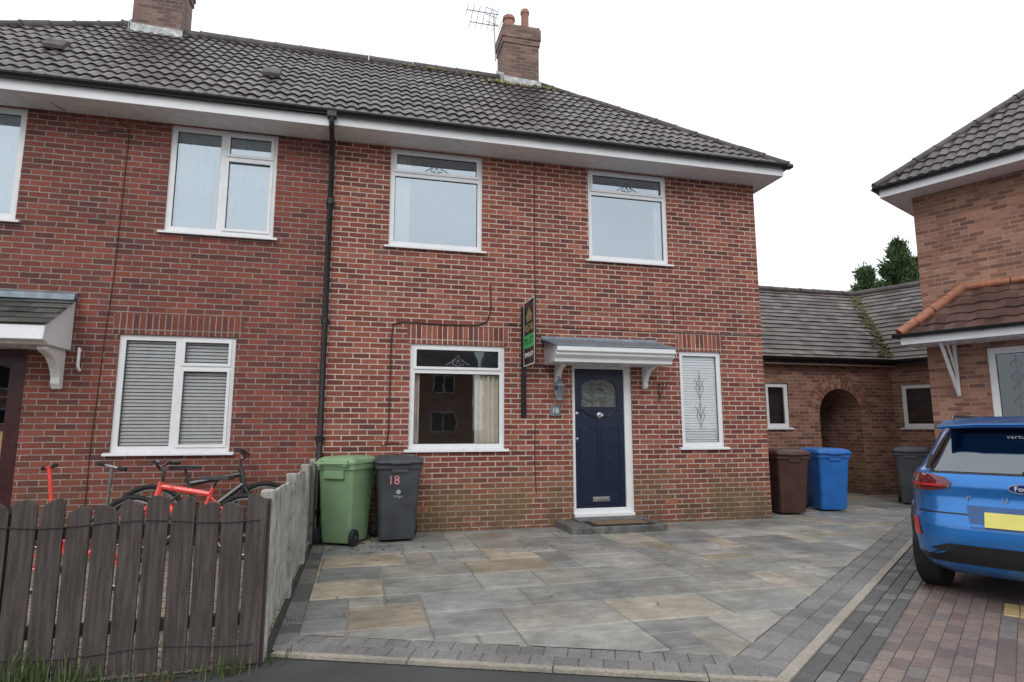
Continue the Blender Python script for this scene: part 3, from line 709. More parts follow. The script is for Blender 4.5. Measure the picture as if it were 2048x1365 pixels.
slope('canopy_slate',G,(-5.40,-.72,2.62),(1,0,0),1.92,(0,.68,.42),.79,[],m_slate2,amp=0,g=.16,step=.012)
c=MB(); c.prism([(-.001,3.02),(-.70,2.60),(-.72,2.44),(-.60,2.42),(-.58,2.40),(-.001,2.40)],'x',-5.36,-3.52); c.build('canopy_moulding',G,m_white,bevel=.01)
bracket(G,-3.62,2.398,m_whitep,1.15,wd=.10)
bracket(G,-5.28,2.398,m_whitep,1.15,wd=.10)
q=MB(); q.tube([(-3.41,-.01,2.40),(-3.41,-.05,2.42),(-3.41,-.05,2.2),(-3.40,-.01,2.15)],.018,8); q.build('overflow_pipe',G,m_whitep,smooth=True)
cable(G,[(-3.25,-.008,5.5),(-3.1,-.008,5.38),(-3.12,-.008,3.4),(-3.15,-.008,2.8),(-3.2,-.008,1.2),(-3.2,-.008,.4)],.005)
cable(G,[(-3.9,-.3,5.5),(-3.55,-.05,5.33),(-3.45,-.01,5.30),(-3.1,-.008,5.35)],.004)
roof=sub_empty('roof',G)
EXL=-7.76; RXL=-4.46
slope('roof_slope',roof,(EXL,YF,ZE),(1,0,0),7.26,UF,LSF,[hipclip(EXL,RXL,-1)],m_tile,world=False)
slope('roof_slope',roof,(EXL,YF,ZE),(0,1,0),7.0,(RXL-EXL,0,RZ-ZE),math.hypot(RXL-EXL,RZ-ZE),[((EXL,YF,0),((YR-YF),-(RXL-EXL),0)),((EXL,6.5,0),((YR-YF),(RXL-EXL),0))],m_tile,world=False)
slope('roof_slope',roof,(EXL,6.5,ZE),(1,0,0),7.21,(0,-3.5,3.01),LSF,[((EXL,6.5,0),(-(YR-YF),-(RXL-EXL),0))],m_tile,amp=0,world=False)
caps('ridge_tiles',roof,(RXL,YR,RZ+.0),(-.5,YR,RZ+.0),.10,m_ridge,world=False)
caps('hip_tiles',roof,(EXL,YF,ZE+.02),(RXL,YR,RZ+.01),.08,m_ridge,world=False)
caps('hip_tiles',roof,(EXL,6.5,ZE+.02),(RXL,YR,RZ+.01),.08,m_ridge,world=False)
ventcap(-1.5,roof); ventcap(-4.41,roof)
chimney(G,-4.22,-3.42,2.75,3.35,8.0,9.95,[(-4.0,3.05,.12,.4,0),(-3.65,3.05,.12,.4,0)])
dp=MB()
dp.tube([(-.5,-.53,5.68),(-.5,-.53,5.58),(-.5,-.5,5.50),(-.5,-.12,5.36),(-.5,-.06,5.28),(-.5,-.06,.12),(-.5,-.10,.05)],.036,10)
dp.box(-.56,-.44,-.58,-.47,5.62,5.73)
for z in (4.6,2.9,1.3,.35): dp.lathe([(.036,-.04),(.045,-.04),(.045,.04),(.036,.04)],(-.5,-.06,z),n=12); dp.box(-.56,-.44,-.05,-.003,z-.02,z+.02)
dp.build('downpipe',H,m_black,smooth=True)

# ---- outbuilding
OB=empty('outbuilding',(9.5,2.4,0),label='single storey brown brick outbuilding with arched passage and tiled roof',category='outbuilding')
w=MB(); ax0,ax1,acx,az,ar=9.49,10.55,10.02,1.75,.53
def cell(x0,x1,z0,z1): w.face([(x0,2.4,z0),(x1,2.4,z0),(x1,2.4,z1),(x0,2.4,z1)])
w.plate(6.41,ax0,-.05,2.85,[(8.2,8.74,1.45,2.37)],y=2.4,depth=.09)
cell(ax1,11.43,-.05,2.85); cell(ax0,ax1,2.29,2.85)
n=14
for i in range(n):
    a0=math.pi-math.pi*i/n; a1=math.pi-math.pi*(i+1)/n
    p0=(acx+ar*math.cos(a0),az+ar*math.sin(a0)); p1=(acx+ar*math.cos(a1),az+ar*math.sin(a1))
    w.face([(p0[0],2.4,p0[1]),(p1[0],2.4,p1[1]),(p1[0],2.4,2.29),(p0[0],2.4,2.29)])
    w.face([(p0[0],2.4,p0[1]),(p1[0],2.4,p1[1]),(p1[0],4.9,p1[1]),(p0[0],4.9,p0[1])])
w.face([(ax0,2.4,-.05),(ax0,4.9,-.05),(ax0,4.9,az),(ax0,2.4,az)]); w.face([(ax1,2.4,-.05),(ax1,4.9,-.05),(ax1,4.9,az),(ax1,2.4,az)])
w.build('wall',OB,m_bob,fixn=False)
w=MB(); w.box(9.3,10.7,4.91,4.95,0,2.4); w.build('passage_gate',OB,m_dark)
k=MB(); nb=21
for i in range(nb):
    for (r0,r1,) in ((ar-.002,ar+.105),(ar+.115,ar+.22),(ar+.23,ar+.30)):
        g_=.012/ r0
        a0=math.pi*i/nb+g_; a1=math.pi*(i+1)/nb-g_; 
        pts=[(acx+r0*math.cos(a0),az+r0*math.sin(a0)),(acx+r1*math.cos(a0),az+r1*math.sin(a0)),(acx+r1*math.cos(a1),az+r1*math.sin(a1)),(acx+r0*math.cos(a1),az+r0*math.sin(a1))]
        k.prism(pts,'y',2.388,2.42,random.randrange(3))
k.build('arch_ring',OB,[simple('arch_brick',(.29,.14,.095),.85,nscale=40,namt=.4,bstr=.5),simple('arch_brick_dark',(.21,.10,.075),.85,nscale=40,namt=.4,bstr=.5),simple('arch_brick_tan',(.36,.21,.145),.85,nscale=40,namt=.4,bstr=.5)],bevel=.004)
wo=window(OB,8.2,8.74,1.45,2.37,[(8.28,8.66,1.53,2.29)],m_gllo,room=False)
wo.location=(0,2.4,0)
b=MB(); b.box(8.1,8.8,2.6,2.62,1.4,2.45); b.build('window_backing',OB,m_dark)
a24=rad(24); dx,dy=math.sin(a24),-math.cos(a24)
OB2=empty('outbuilding',(11.43,2.4,0),rotz=math.atan2(dy,dx),label='brown brick outbuilding wing with small white window beside house',category='outbuilding')
w=MB(); w.plate(.0,2.2,-.05,2.85,[(.17,.80,1.45,2.37)],y=0,depth=.09); w.build('wall',OB2,m_bob,fixn=False,world=False)
window(OB2,.17,.80,1.45,2.37,[(.25,.72,1.53,2.29)],m_gllo,room=False,world=False)
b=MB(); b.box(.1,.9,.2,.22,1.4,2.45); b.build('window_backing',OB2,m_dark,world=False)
eo=.25; ez=2.86; W=2.6; rz=5.05
bis=Vector((.65,1.0,0)).normalized(); mno=Vector((bis.y,-bis.x,0))
slope('roof_slope',OB,(6.45,2.4-eo,ez),(1,0,0),9,(0,W+eo,rz-ez),math.hypot(W+eo,rz-ez),[((11.43,2.4,0),tuple(mno))],m_slate,amp=0,g=.2,step=.022)
slope('roof_slope',OB,(6.45,2.4+2*W+eo,ez),(1,0,0),9,(0,-W-eo,rz-ez),math.hypot(W+eo,rz-ez),[((11.43,2.4,0),tuple(mno))],m_slate,amp=0,g=.2,step=.014)
Ml=FR[OB2.name].inverted(); lb=Ml.to_3x3()@mno
slope('roof_slope',OB2,(-6,-eo,ez),(1,0,0),12,(0,W+eo,rz-ez),math.hypot(W+eo,rz-ez),[((0,0,0),tuple(-lb))],m_slate,amp=0,g=.2,step=.022,world=False)
slope('roof_slope',OB2,(-6,2*W+eo,ez),(1,0,0),12,(0,-W-eo,rz-ez),math.hypot(W+eo,rz-ez),[((0,0,0),tuple(-lb))],m_slate,amp=0,g=.2,step=.014,world=False)
caps('ridge_tiles',OB,(6.45,2.4+W,rz+.02),(11.43+.65*W,2.4+W,rz+.02),.09,m_ridge)
tj=W*.649
caps('ridge_tiles',OB2,(-tj,W,rz+.02),(6,W,rz+.02),.09,m_ridge,world=False)
e=MB(); e.box(6.41,11.3,2.4-eo+.02,2.399,2.76,2.80); e.build('soffit',OB,m_bob)
gutter(OB,(6.41,2.12,2.90),(11.25,2.12,2.90)); gutter(OB2,(.15,-.28,2.90),(3,-.28,2.90),world=False)
e=MB(); e.box(6.41,11.28,2.16,2.18,2.78,2.92); e.build('fascia',OB,m_black)
e=MB(); e.box(.1,3,-.24,-.22,2.78,2.92); e.build('fascia',OB2,m_black,world=False)
ms=MB()
for k in range(330):
    t=random.random(); px=11.3+.65*(t*2.7)+random.gauss(0,.13); py=2.25+t*2.6; z=ez+.10+(py-2.15)*(rz-ez)/(W+eo); r=random.uniform(.015,.045)
    ms.lathe([(0,-.03),(r,-.01),(r*.8,.02),(0,.03)],(px,py+random.uniform(-.03,.03),z-.06),n=6)
o=ms.build('moss',OB,leafmat('moss_dark',(.07,.07,.025),(.17,.15,.06)),smooth=True); o['kind']='stuff'

# ---- neighbouring house on the far side of the drive
K=empty('brick_house',(9.64,-.11,0),rotz=math.atan2(dy,dx),label='orange brick house with tiled entrance canopy behind parked car',category='house')
L=dict(world=False)
w=MB(); w.plate(0,7,-.05,5.62,[(.85,2.6,.95,2.74)],y=0,depth=.09); w.face([(0,0,-.05),(0,6,-.05),(0,6,5.62),(0,0,5.62)]); w.face([(7,0,-.05),(7,6,-.05),(7,6,5.62),(7,0,5.62)]); w.face([(0,6,-.05),(7,6,-.05),(7,6,5.62),(0,6,5.62)])
w.build('wall',K,m_brh,fixn=False,**L)
cm=[[(1.2,1.3),(1.2,2.6)]]
for zc in (2.45,2.25,2.05,1.85): cm.append([(1.2-.08,zc),(1.2,zc+.1),(1.2+.08,zc),(1.2,zc-.1),(1.2-.08,zc)])
window(K,.85,2.6,.95,2.74,[(.95,1.45,1.05,2.64),(1.55,2.5,1.05,2.64)],m_gllo,world=False,came=cm)
ov=.5
e=MB(); e.box(-.32,7.4,-ov,-.001,5.58,5.60); e.build('soffit',K,m_whitep,**L)
e=MB(); e.box(-.32,-.001,0,6.4,5.58,5.60); e.build('soffit',K,m_whitep,**L)
e=MB(); e.box(-.34,7.4,-ov-.022,-ov-.001,5.57,5.70); e.build('fascia',K,m_white,**L)
e=MB(); e.box(-.343,-.321,-ov,6.4,5.57,5.70); e.build('fascia',K,m_white,**L)
gutter(K,(-.42,-ov-.08,5.75),(7.4,-ov-.08,5.75),**L); gutter(K,(-.40,-ov-.1,5.75),(-.40,6.4,5.75),out=(-1,0),**L)
rf=sub_empty('roof',K,world=False)
ye=-ov-.05; xe=-.4; rxk=xe+3.26
RUN=3.0-ye
slope('roof_slope',rf,(xe,ye,5.76),(1,0,0),8,(0,RUN,3.0),math.hypot(RUN,3.0),[((xe,ye,0),(-RUN,(rxk-xe),0))],m_tile,world=False)
slope('roof_slope',rf,(xe,ye,5.76),(0,1,0),7.1,(rxk-xe,0,3.0),math.hypot(rxk-xe,3.0),[((xe,ye,0),(RUN,-(rxk-xe),0)),((xe,ye+2*RUN,0),(RUN,(rxk-xe),0))],m_tile,world=False)
caps('hip_tiles',rf,(xe,ye,5.79),(rxk,3.0,8.78),.07,m_ridge,world=False); caps('ridge_tiles',rf,(rxk,3,8.78),(7.5,3,8.78),.1,m_ridge,world=False)
slope('canopy_tiles',K,(-.10,-.78,2.98),(1,0,0),4.2,(0,.78,.80),math.hypot(.78,.8),[((-.1,-.78,0),(-1,1,0))],m_tilebr,amp=.02,period=.3,g=.22,step=.02,world=False)
slope('canopy_tiles',K,(-.10,-.78,2.98),(0,1,0),.8,(.78,0,.80),math.hypot(.78,.8),[((-.1,-.78,0),(1,-1,0))],m_tilebr,amp=.02,period=.3,g=.22,step=.02,world=False)
caps('canopy_hip_tiles',K,(-.12,-.80,3.03),(.66,-.02,3.82),.075,m_terr,L=.3,world=False)
caps('canopy_top_tiles',K,(.66,-.03,3.80),(4.1,-.03,3.80),.06,m_terr,L=.3,world=False)
e=MB(); e.box(-.10,4.1,-.80,-.002,2.84,2.87); e.box(-.10,4.1,-.822,-.801,2.83,2.95); e.box(-.122,-.101,-.80,0,2.83,2.95); e.build('canopy_soffit',K,m_white,world=False)
gutter(K,(-.2,-.88,3.0),(4.1,-.88,3.0),world=False); gutter(K,(-.17,-.88,3.0),(-.17,0,3.0),out=(-1,0),world=False)
e=MB(); e.tube([(.42,-.03,1.98),(.40,-.62,2.84)],.03,6); e.tube([(.42,-.03,2.02),(.42,-.03,2.84)],.03,6); e.tube([(.42,-.03,2.3),(.40,-.3,2.84)],.02,6); e.build('canopy_brace',K,m_white,world=False)

# ---- houses across the road (behind the viewer, seen only as reflections in the glass)
m_opp=brick_mat('brick_opposite',ROB,(.3,.26,.22),moss=0)
m_dull=simple('dull_white_frame',(.45,.45,.45),.6)
for k,xo in enumerate((-17,-7.5,3,13.5)):
    T=empty('terraced_house',(xo,-31,0),rotz=math.pi,label='brick house across the road with tiled gable roof',category='house',group='houses across the road')
    w=MB(); w.box(-4.2,4.2,0,7,0,5.4); w.build('wall',T,m_opp,world=False)
    w=MB(); w.prism([(-.5,5.3),(3.5,8.4),(7.5,5.3)],'x',-4.5,4.5); w.build('roof',T,m_tile,world=False)
    for (wx,wz,ww,wh) in ((-2.3,1.1,1.7,1.4),(2.0,1.1,1.7,1.4),(-2.3,3.6,1.5,1.3),(2.0,3.6,1.5,1.3),(-.2,.1,.95,2.1)):
        q=MB(); q.box(wx-ww/2,wx+ww/2,-.05,-.002,wz,wz+wh); q.build('window_frame' if wz>.5 else 'door',T,m_dull if wz>.5 else m_navy,world=False)
        if wz>.5:
            q=MB(); q.box(wx-ww/2+.1,wx-.05,-.07,-.052,wz+.1,wz+wh-.1); q.box(wx+.05,wx+ww/2-.1,-.07,-.052,wz+.1,wz+wh-.1); q.build('pane',T,m_dark,world=False)

# ---------------------------------------------------------------- letting sign
T=empty('letting_sign',(2.33,0,2.2),label='black and green letting board fixed to brick wall on bracket',category='sign')
q=MB(); q.box(2.285,2.36,-.035,-.003,1.60,3.23); q.build('post',T,m_signblk,bevel=.003)
q=MB(); q.box(2.325,2.345,-.60,-.036,2.33,3.28); q.build('board',T,m_signblk,bevel=.002)
q=MB(); q.plate(-.60,-.036,2.33,3.28,[(-.588,-.048,2.345,3.265)],y=0,depth=.003,outer=True)
q.v=[(2.3205+v[1],v[0],v[2]) for v in q.v]; q.build('white_edge',T,m_whitetxt)
SX=Matrix.Rotation(rad(-90),4,'Z')@FRONT
q=MB(); q.box(2.320,2.3245,-.585,-.05,2.58,2.77); q.build('green_band',T,m_signgrn)
q=MB()
for k,(yy,hh) in enumerate(((-.20,.08),(-.26,.13),(-.32,.17),(-.38,.13),(-.44,.08))):
    q.prism([(yy-.014,3.0),(yy+.014,3.0),(yy+.020,3.0+hh*.7),(yy,3.0+hh),(yy-.020,3.0+hh*.7)],'x',2.320,2.3245)
q.box(2.320,2.3245,-.46,-.18,2.97,2.99); q.build('crown_logo',T,m_gold)
text('lettering','REGAL',.15,at(2.322,-.32,2.87,SX),m_gold,T); text('lettering','TO LET',.13,at(2.3195,-.32,2.675,SX),m_signblk,T)
text('lettering','01942 671',.10,at(2.322,-.32,2.48,SX),m_whitetxt,T)

T=empty('doormat',(3.6,-.45,.126),label='worn brown coir doormat with dark border on doorstep',category='doormat')
q=MB(); q.box(3.12,4.02,-.68,-.33,.1265,.139); q.build('border',T,m_matb,bevel=.004); q=MB(); q.box(3.18,3.96,-.64,-.37,.1395,.148); q.build('coir_panel',T,m_mat,bevel=.004)

# ---------------------------------------------------------------- bins
def wheelie(loc,rotz,mb_,ml_,label,num=None,sc=1.0):
    T=empty('wheelie_bin',loc,rotz,label=label,category='wheelie bin',group='wheelie bins outside the houses')
    T.scale=(sc,sc,1)
    b=MB(); b.loft([rr(0,.02,.215,.24,.05,.03),rr(0,.02,.225,.25,.05,.06),rr(0,0,.265,.32,.05,.86),rr(0,0,.27,.325,.05,.90),rr(0,0,.29,.35,.05,.905),rr(0,0,.29,.35,.05,.965)])
    b.box(-.15,.15,.29,.37,.80,.90)
    b.box(-.10,.10,-.352,-.30,.86,.90)
    b.build('body',T,mb_,smooth=True,world=False,bevel=.004)
    l=MB(); l.loft([rr(0,-.01,.295,.37,.06,.968),rr(0,-.01,.30,.375,.06,.99),rr(0,.0,.285,.355,.08,1.03),rr(0,.02,.22,.28,.08,1.06),rr(0,.02,.15,.2,.08,1.066)])
    l.box(-.12,.12,-.405,-.37,.965,.985)
    for s in (-1,1): l.box(s*.20-.025,s*.20+.025,.34,.43,.95,1.02)
    l.build('lid',T,ml_,smooth=True,world=False,bevel=.006)
    h=MB(); h.cyl((-.25,.42,.985),(.25,.42,.985),.017,n=10); h.build('handle',T,ml_,smooth=True,world=False)
    a=MB(); a.cyl((-.26,.24,.10),(.26,.24,.10),.012,n=8); a.build('axle',T,m_steel,world=False)
    for s in (-1,1):
        t=MB(); t.lathe([(.05,-.03),(.092,-.028),(.10,-.015),(.10,.015),(.092,.028),(.05,.03)],(s*.27,.24,.10),axis='x',n=24); w_=t.build('wheel',T,m_rubber,smooth=True,world=False)
        t=MB(); t.lathe([(.0,-.02),(.052,-.02),(.052,.02),(0,.02)],(s*.27,.24,.10),axis='x',n=16); t.lathe([(0,-.036),(.022,-.036),(.022,.036),(0,.036)],(s*.27,.24,.10),axis='x',n=12)
        sub(t,'hub',m_grey,w_,world=False)
    if num:
        text('painted_number',num,.15,Matrix.Translation((-.07,-.318,.76))@FRONT@Matrix.Rotation(rad(-2.7),4,'X'),m_pink,T,world=False)
        q=MB(); q.lathe([(0,0),(.03,0),(.03,-.003),(0,-.003)],(-.01,-.312,.62),axis='y',n=8); q.build('council_crest',T,m_pale,world=False)
        text('moulded_lettering','Wigan',.045,Matrix.Translation((-.01,-.311,.565))@FRONT,m_pale,T,world=False)
    return T
wheelie((-.12,-.50,.032),rad(150),m_green,m_greenl,'light green wheelie bin beside black downpipe',sc=.90)
wheelie((.50,-.42,.032),rad(3),m_grey,m_grey,'charcoal wheelie bin with red number 18 against wall','18')
wheelie((7.00,.42,.032),rad(-10),m_brown,m_brown,'dark brown wheelie bin at the house corner')
wheelie((7.97,.60,.032),rad(-12),m_blue,m_blue,'bright blue wheelie bin beside brown bin')
wheelie((10.15,.85,.032),rad(-50),m_grey,m_grey,'charcoal wheelie bin beside outbuilding wall')

# ---------------------------------------------------------------- fences
T=empty('picket_fence',(-1.5,-4.42,0),label='weathered brown timber picket fence with uneven scalloped tops',category='fence')
p=MB(); x=-3.3; k=0
while x<-.56:
    wd=.122+random.uniform(-.006,.006)
    h0=1.0+.03*math.cos(2*math.pi*k/5)+random.uniform(-.012,.012); sl=.03*math.sin(2*math.pi*k/5)
    tp=[(x+wd,h0+sl-.02),(x+wd*.8,h0+sl*.6+.005),(x+wd*.5,h0+.012),(x+wd*.2,h0-sl*.6+.005),(x,h0-sl-.02)]
    yj=random.uniform(-.004,.004); lean=random.uniform(-.006,.006)
    p.prism([(x+lean,.03),(x+wd+lean,.03)]+tp,'y',-4.44+yj,-4.42+yj); x+=wd+.014+random.uniform(-.003,.004); k+=1
p.build('pickets',T,m_wood,bevel=.003)
for z in (.25,.80):
    q=MB(); q.box(-3.3,-.56,-4.415,-4.37,z,z+.07); q.build('rail',T,m_wood,bevel=.004)
for px in (-3.2,-1.95,-.62):
    q=MB(); q.box(px,px+.09,-4.41,-4.32,0,1.0); q.build('post',T,m_wood,bevel=.006)
for wz in (.885,.16):
    q=MB(); q.tube([(-3.3+.17*k,-4.449,wz+.015*math.sin(k*1.1+wz)) for k in range(17)],.003,5); q.build('wire',T,m_cable)
T=empty('panel_fence',(-.56,-2.3,0),label='weathered pale timber panel fence between yards running to the house',category='fence')
p=MB(); y=-4.30
while y<-.35:
    L_=.145; zt=.99+random.uniform(-.01,.01); p.prism([(y,.05),(y+L_-.008,.05),(y+L_-.008,zt),(y,zt)],'x',-.585+random.uniform(-.003,.003),-.562); y+=L_
p.build('boards',T,m_palew,bevel=.003)
for y in (-4.36,-2.9,-1.55,-.38):
    MB().box(-.60,-.52,y,y+.09,0,1.05).build('post',T,m_palew,bevel=.01)

# ---------------------------------------------------------------- bicycles & scooters
def bike(loc,rotz,lean,fm,label,s=1.0,txt=False):
    T=empty('bicycle',loc,rotz,label=label,category='bicycle',group='children\'s bicycles against the house')
    T.rotation_euler=(lean,0,rotz); T.scale=(s,s,s)
    R=.29
    for wx in (0,1.0):
        t=MB(); t.tube([(wx+R*math.cos(2*math.pi*k/28),0,R+R*math.sin(2*math.pi*k/28)) for k in range(28)],.024,8,closed=True); w_=t.build('wheel',T,m_rubber,smooth=True,world=False)
        t=MB(); t.tube([(wx+(R-.03)*math.cos(2*math.pi*k/28),0,R+(R-.03)*math.sin(2*math.pi*k/28)) for k in range(28)],.009,6,closed=True)
        for k in range(16):
            a=2*math.pi*k/16; t.cyl((wx,0,R),(wx+(R-.03)*math.cos(a),0,R+(R-.03)*math.sin(a)),.0018,n=3)
        t.cyl((wx,-.05,R),(wx,.05,R),.02,n=10); sub(t,'rim',m_alu,w_,world=False)
    f=MB(); bb=(.42,0,.27); hd=(.78,0,.68); hd2=(.80,0,.58); st=(.30,0,.66)
    f.tube([hd2,bb],.030,8); f.tube([hd,(.33,0,.60)],.026,8); f.tube([bb,st],.020,8)
    for y in(-.04,.04): f.tube([bb,(0,y,R)],.012,6); f.tube([(.325,0,.58),(0,y,R)],.010,6)
    f.tube([(.77,0,.72),(.805,0,.55)],.028,8); f.build('frame',T,fm,smooth=True,world=False)
    f=MB()
    for y in(-.05,.05): f.tube([(.81,y,.55),(1.0,y,R)],.018,8)
    f.box(.79,.83,-.06,.06,.54,.57); f.build('fork',T,fm,world=False)
    f=MB(); f.tube([(.77,0,.7),(.755,0,.82),(.80,0,.84)],.016,8); f.tube([(.74,-.28,.90),(.79,-.14,.90),(.80,0,.84),(.79,.14,.90),(.74,.28,.90)],.013,8)
    f.tube([(.74,-.29,.90),(.762,-.17,.90)],.020,8); f.tube([(.74,.29,.90),(.762,.17,.90)],.020,8)
    f.tube([(.79,-.12,.90),(.84,-.18,.87)],.006,5); f.tube([(.79,.12,.90),(.84,.18,.87)],.006,5); f.build('handlebar',T,m_blkfr,smooth=True,world=False)
    f=MB(); f.loft([[(.14,-.08,.73),(.14,.08,.73),(.14,.08,.77),(.14,-.08,.77)],[(.26,-.06,.73),(.26,.06,.73),(.26,.06,.77),(.26,-.06,.77)],[(.42,-.018,.735),(.42,.018,.735),(.42,.018,.765),(.42,-.018,.765)]]); f.cyl((.30,0,.66),(.27,0,.74),.013,n=8); f.build('saddle',T,m_blkfr,bevel=.012,world=False)
    f=MB(); f.lathe([(0,-.004),(.075,-.004),(.08,0),(.075,.004),(0,.004)],(.42,-.05,.27),axis='y',n=20); f.cyl((.42,-.07,.27),(.48,-.07,.14),.01,n=6); f.cyl((.42,.07,.27),(.36,.07,.40),.01,n=6); f.box(.44,.53,-.13,-.07,.125,.145); f.box(.31,.40,.07,.13,.40,.42); f.build('pedal_crank',T,m_blkfr,world=False)
    return T
bike((-1.22,-1.15,.02),rad(174),rad(4),m_redfr,'coral red children\'s bicycle standing behind picket fence',1.16)
bike((-2.38,-.42,.02),rad(6),rad(-5),m_blkfr,'black and white mountain bicycle leaning against brick wall',1.26)
bike((-2.75,-2.2,.02),rad(-4),rad(5),m_redfr,'small red bicycle parked near picket fence',.72)
def scooter(loc,rotz,lean,mat,label,grip):
    T=empty('kick_scooter',loc,rotz,label=label,category='scooter',group='kick scooters in the gravel yard'); T.rotation_euler=(lean,0,rotz)
    q=MB(); q.box(-.25,.25,-.055,.055,.09,.115); q.tube([(.24,0,.10),(.34,0,.20)],.02,8); q.build('deck',T,mat,world=False,bevel=.006)
    q=MB(); q.tube([(.36,0,.12),(.27,0,1.02)],.020,10); q.build('stem',T,mat,smooth=True,world=False)
    q=MB(); q.tube([(.27,-.18,1.02),(.27,.18,1.02)],.015,8); q.build('handlebar',T,mat,smooth=True,world=False)
    for a,b in ((-.20,-.10),(.10,.20)):
        q=MB(); q.tube([(.27,a,1.02),(.27,b,1.02)],.022,10); q.build('grip',T,grip,smooth=True,world=False)
    for wx in (-.32,.37):
        q=MB(); q.lathe([(.0,-.012),(.045,-.012),(.055,0),(.045,.012),(0,.012)],(wx,0,.06),axis='y',n=18); q.build('wheel',T,m_rubber,smooth=True,world=False)
scooter((-2.95,-.95,.01),rad(60),rad(9),m_alu,'silver kick scooter leaning in gravel yard',m_rubber)
scooter((-3.40,-1.1,.01),rad(40),rad(-7),m_redfr,'red and black kick scooter leaning in gravel yard',m_rubber)

# ---------------------------------------------------------------- car
ROW=[(.20,.16,4.02,.78,6),(.26,.07,4.10,.85,6),(.36,.02,4.16,.885,6.5),(.50,.0,4.20,.895,6.5),(.62,.005,4.20,.90,6.5),(.74,.05,4.17,.905,6),(.84,.07,4.12,.905,6),(.94,.06,4.02,.90,6),(1.0,.08,3.80,.885,6),(1.04,.12,3.35,.86,6),(1.08,.17,3.12,.82,6),(1.2,.28,2.88,.765,5.5),(1.32,.40,2.62,.71,5.5),(1.42,.50,2.38,.66,5.5),(1.47,.55,2.22,.62,5),(1.505,.68,2.0,.56,4.5),(1.525,.9,1.75,.44,4),(1.532,1.15,1.5,.2,3)]
def rowat(z):
    for a,b in zip(ROW,ROW[1:]):
        if a[0]<=z<=b[0]:
            t=(z-a[0])/(b[0]-a[0]); return [a[i]+(b[i]-a[i])*t for i in range(5)]
    return list(ROW[-1] if z>1 else ROW[0])
def rear_y(x,z):
    _,yr,yf,w,n=rowat(z); yc=(yr+yf)/2; hl=(yf-yr)/2; q=min(.9999,abs(x)/w); return yc-hl*(1-q**n)**(1/n)
def side_x(y,z):
    _,yr,yf,w,n=rowat(z); yc=(yr+yf)/2; hl=(yf-yr)/2; q=min(.9999,abs(y-yc)/hl); return w*(1-q**n)**(1/n)
phi=rad(61)
CX,CY=5.10,-4.83
CAR=empty('parked_car',(CX,CY,.025),-phi,label='bright blue compact crossover car parked on block paving',category='car')
W_=dict(world=False)
b=MB(); rings=[]; zz=[]
for a,c in zip(ROW,ROW[1:]):
    for t in (0,.33,.66): zz.append(a[0]+(c[0]-a[0])*t)
zz.append(ROW[-1][0])
for z in zz:
    _,yr,yf,w,n=rowat(z); yc=(yr+yf)/2; hl=(yf-yr)/2; R=[]
    for k in range(120):
        a=2*math.pi*k/120; c_,s_=math.cos(a),math.sin(a)
        d=(abs(c_)**n+abs(s_)**n)**(-1/n)
        R.append((w*c_*d,yc+hl*s_*d,z))
    rings.append(R)
b.loft(rings); body=b.build('body',CAR,m_car,smooth=True,world=False)
cut=MB()
for wy in (.66,3.28):
    for s in(-1,1):
        cut.cyl((s*.60,wy,.34),(s*1.05,wy,.34),.385,n=40)
cu=cut.build('cutter',None,m_black); cu.matrix_world=FR[CAR.name].copy()
bpy.context.view_layer.update()
md=body.modifiers.new('b','BOOLEAN'); md.object=cu; md.operation='DIFFERENCE'; md.solver='EXACT'
dg=bpy.context.evaluated_depsgraph_get(); dg.update()
nm=bpy.data.meshes.new_from_object(body.evaluated_get(dg)); body.modifiers.clear(); body.data=nm; bpy.data.objects.remove(cu)
def rpatch(name,rows,mat,off=.006,n=14):
    q=MB(); G_=[]
    for (z,xa,xb) in rows: G_.append([(xa+(xb-xa)*i/n,rear_y(xa+(xb-xa)*i/n,z)-off,z) for i in range(n+1)])
    for r0,r1 in zip(G_,G_[1:]):
        for i in range(n): q.face([r0[i],r0[i+1],r1[i+1],r1[i]])
    for r in (G_[0],G_[-1]):
        for i in range(n): q.face([r[i],r[i+1],(r[i+1][0],r[i+1][1]+off+.01,r[i+1][2]),(r[i][0],r[i][1]+off+.01,r[i][2])])
    return q.build(name,CAR,mat,smooth=True,**W_)
rpatch('rear_window',[(1.05,-.62,.62),(1.09,-.66,.66),(1.2,-.645,.645),(1.3,-.61,.61),(1.38,-.56,.56)],m_glcar,.008,20)
rpatch('window_surround',[(1.035,-.64,.64),(1.07,-.70,.70),(1.2,-.685,.685),(1.32,-.64,.64),(1.41,-.59,.59)],m_black,.004,20)
rpatch('lower_trim',[(.30,-.80,.80),(.35,-.84,.84),(.41,-.66,.66),(.46,-.52,.52)],m_black,.010,30)
rpatch('bumper_crease',[(.70,-.86,.86),(.712,-.86,.86)],m_black,.003,30)
rpatch('number_plate_shade',[(.60,-.36,.36),(.78,-.38,.38)],simple('plate_recess_shade',(.008,.07,.24),.35,coat=.6,bstr=0),.004,12)  # surface patch in darker body blue; the recess's shade is painted into its colour
rpatch('number_plate',[(.62,-.26,.26),(.735,-.26,.26)],m_yel,.018,8)
for s in(-1,1):
    t=rpatch('tail_light',[(.88,s*.64,s*.87),(.91,s*.50,s*.893),(.96,s*.47,s*.889),(1.0,s*.52,s*.872),(1.025,s*.64,s*.855)],m_tail,.014,16)
    o=rpatch('light_bar',[(.925,s*.54,s*.88),(.94,s*.54,s*.88)],m_refl,.018,14); o.parent=t
    rpatch('reflector',[(.50,s*.735,s*.80),(.64,s*.76,s*.825)],m_refl,.012,5)
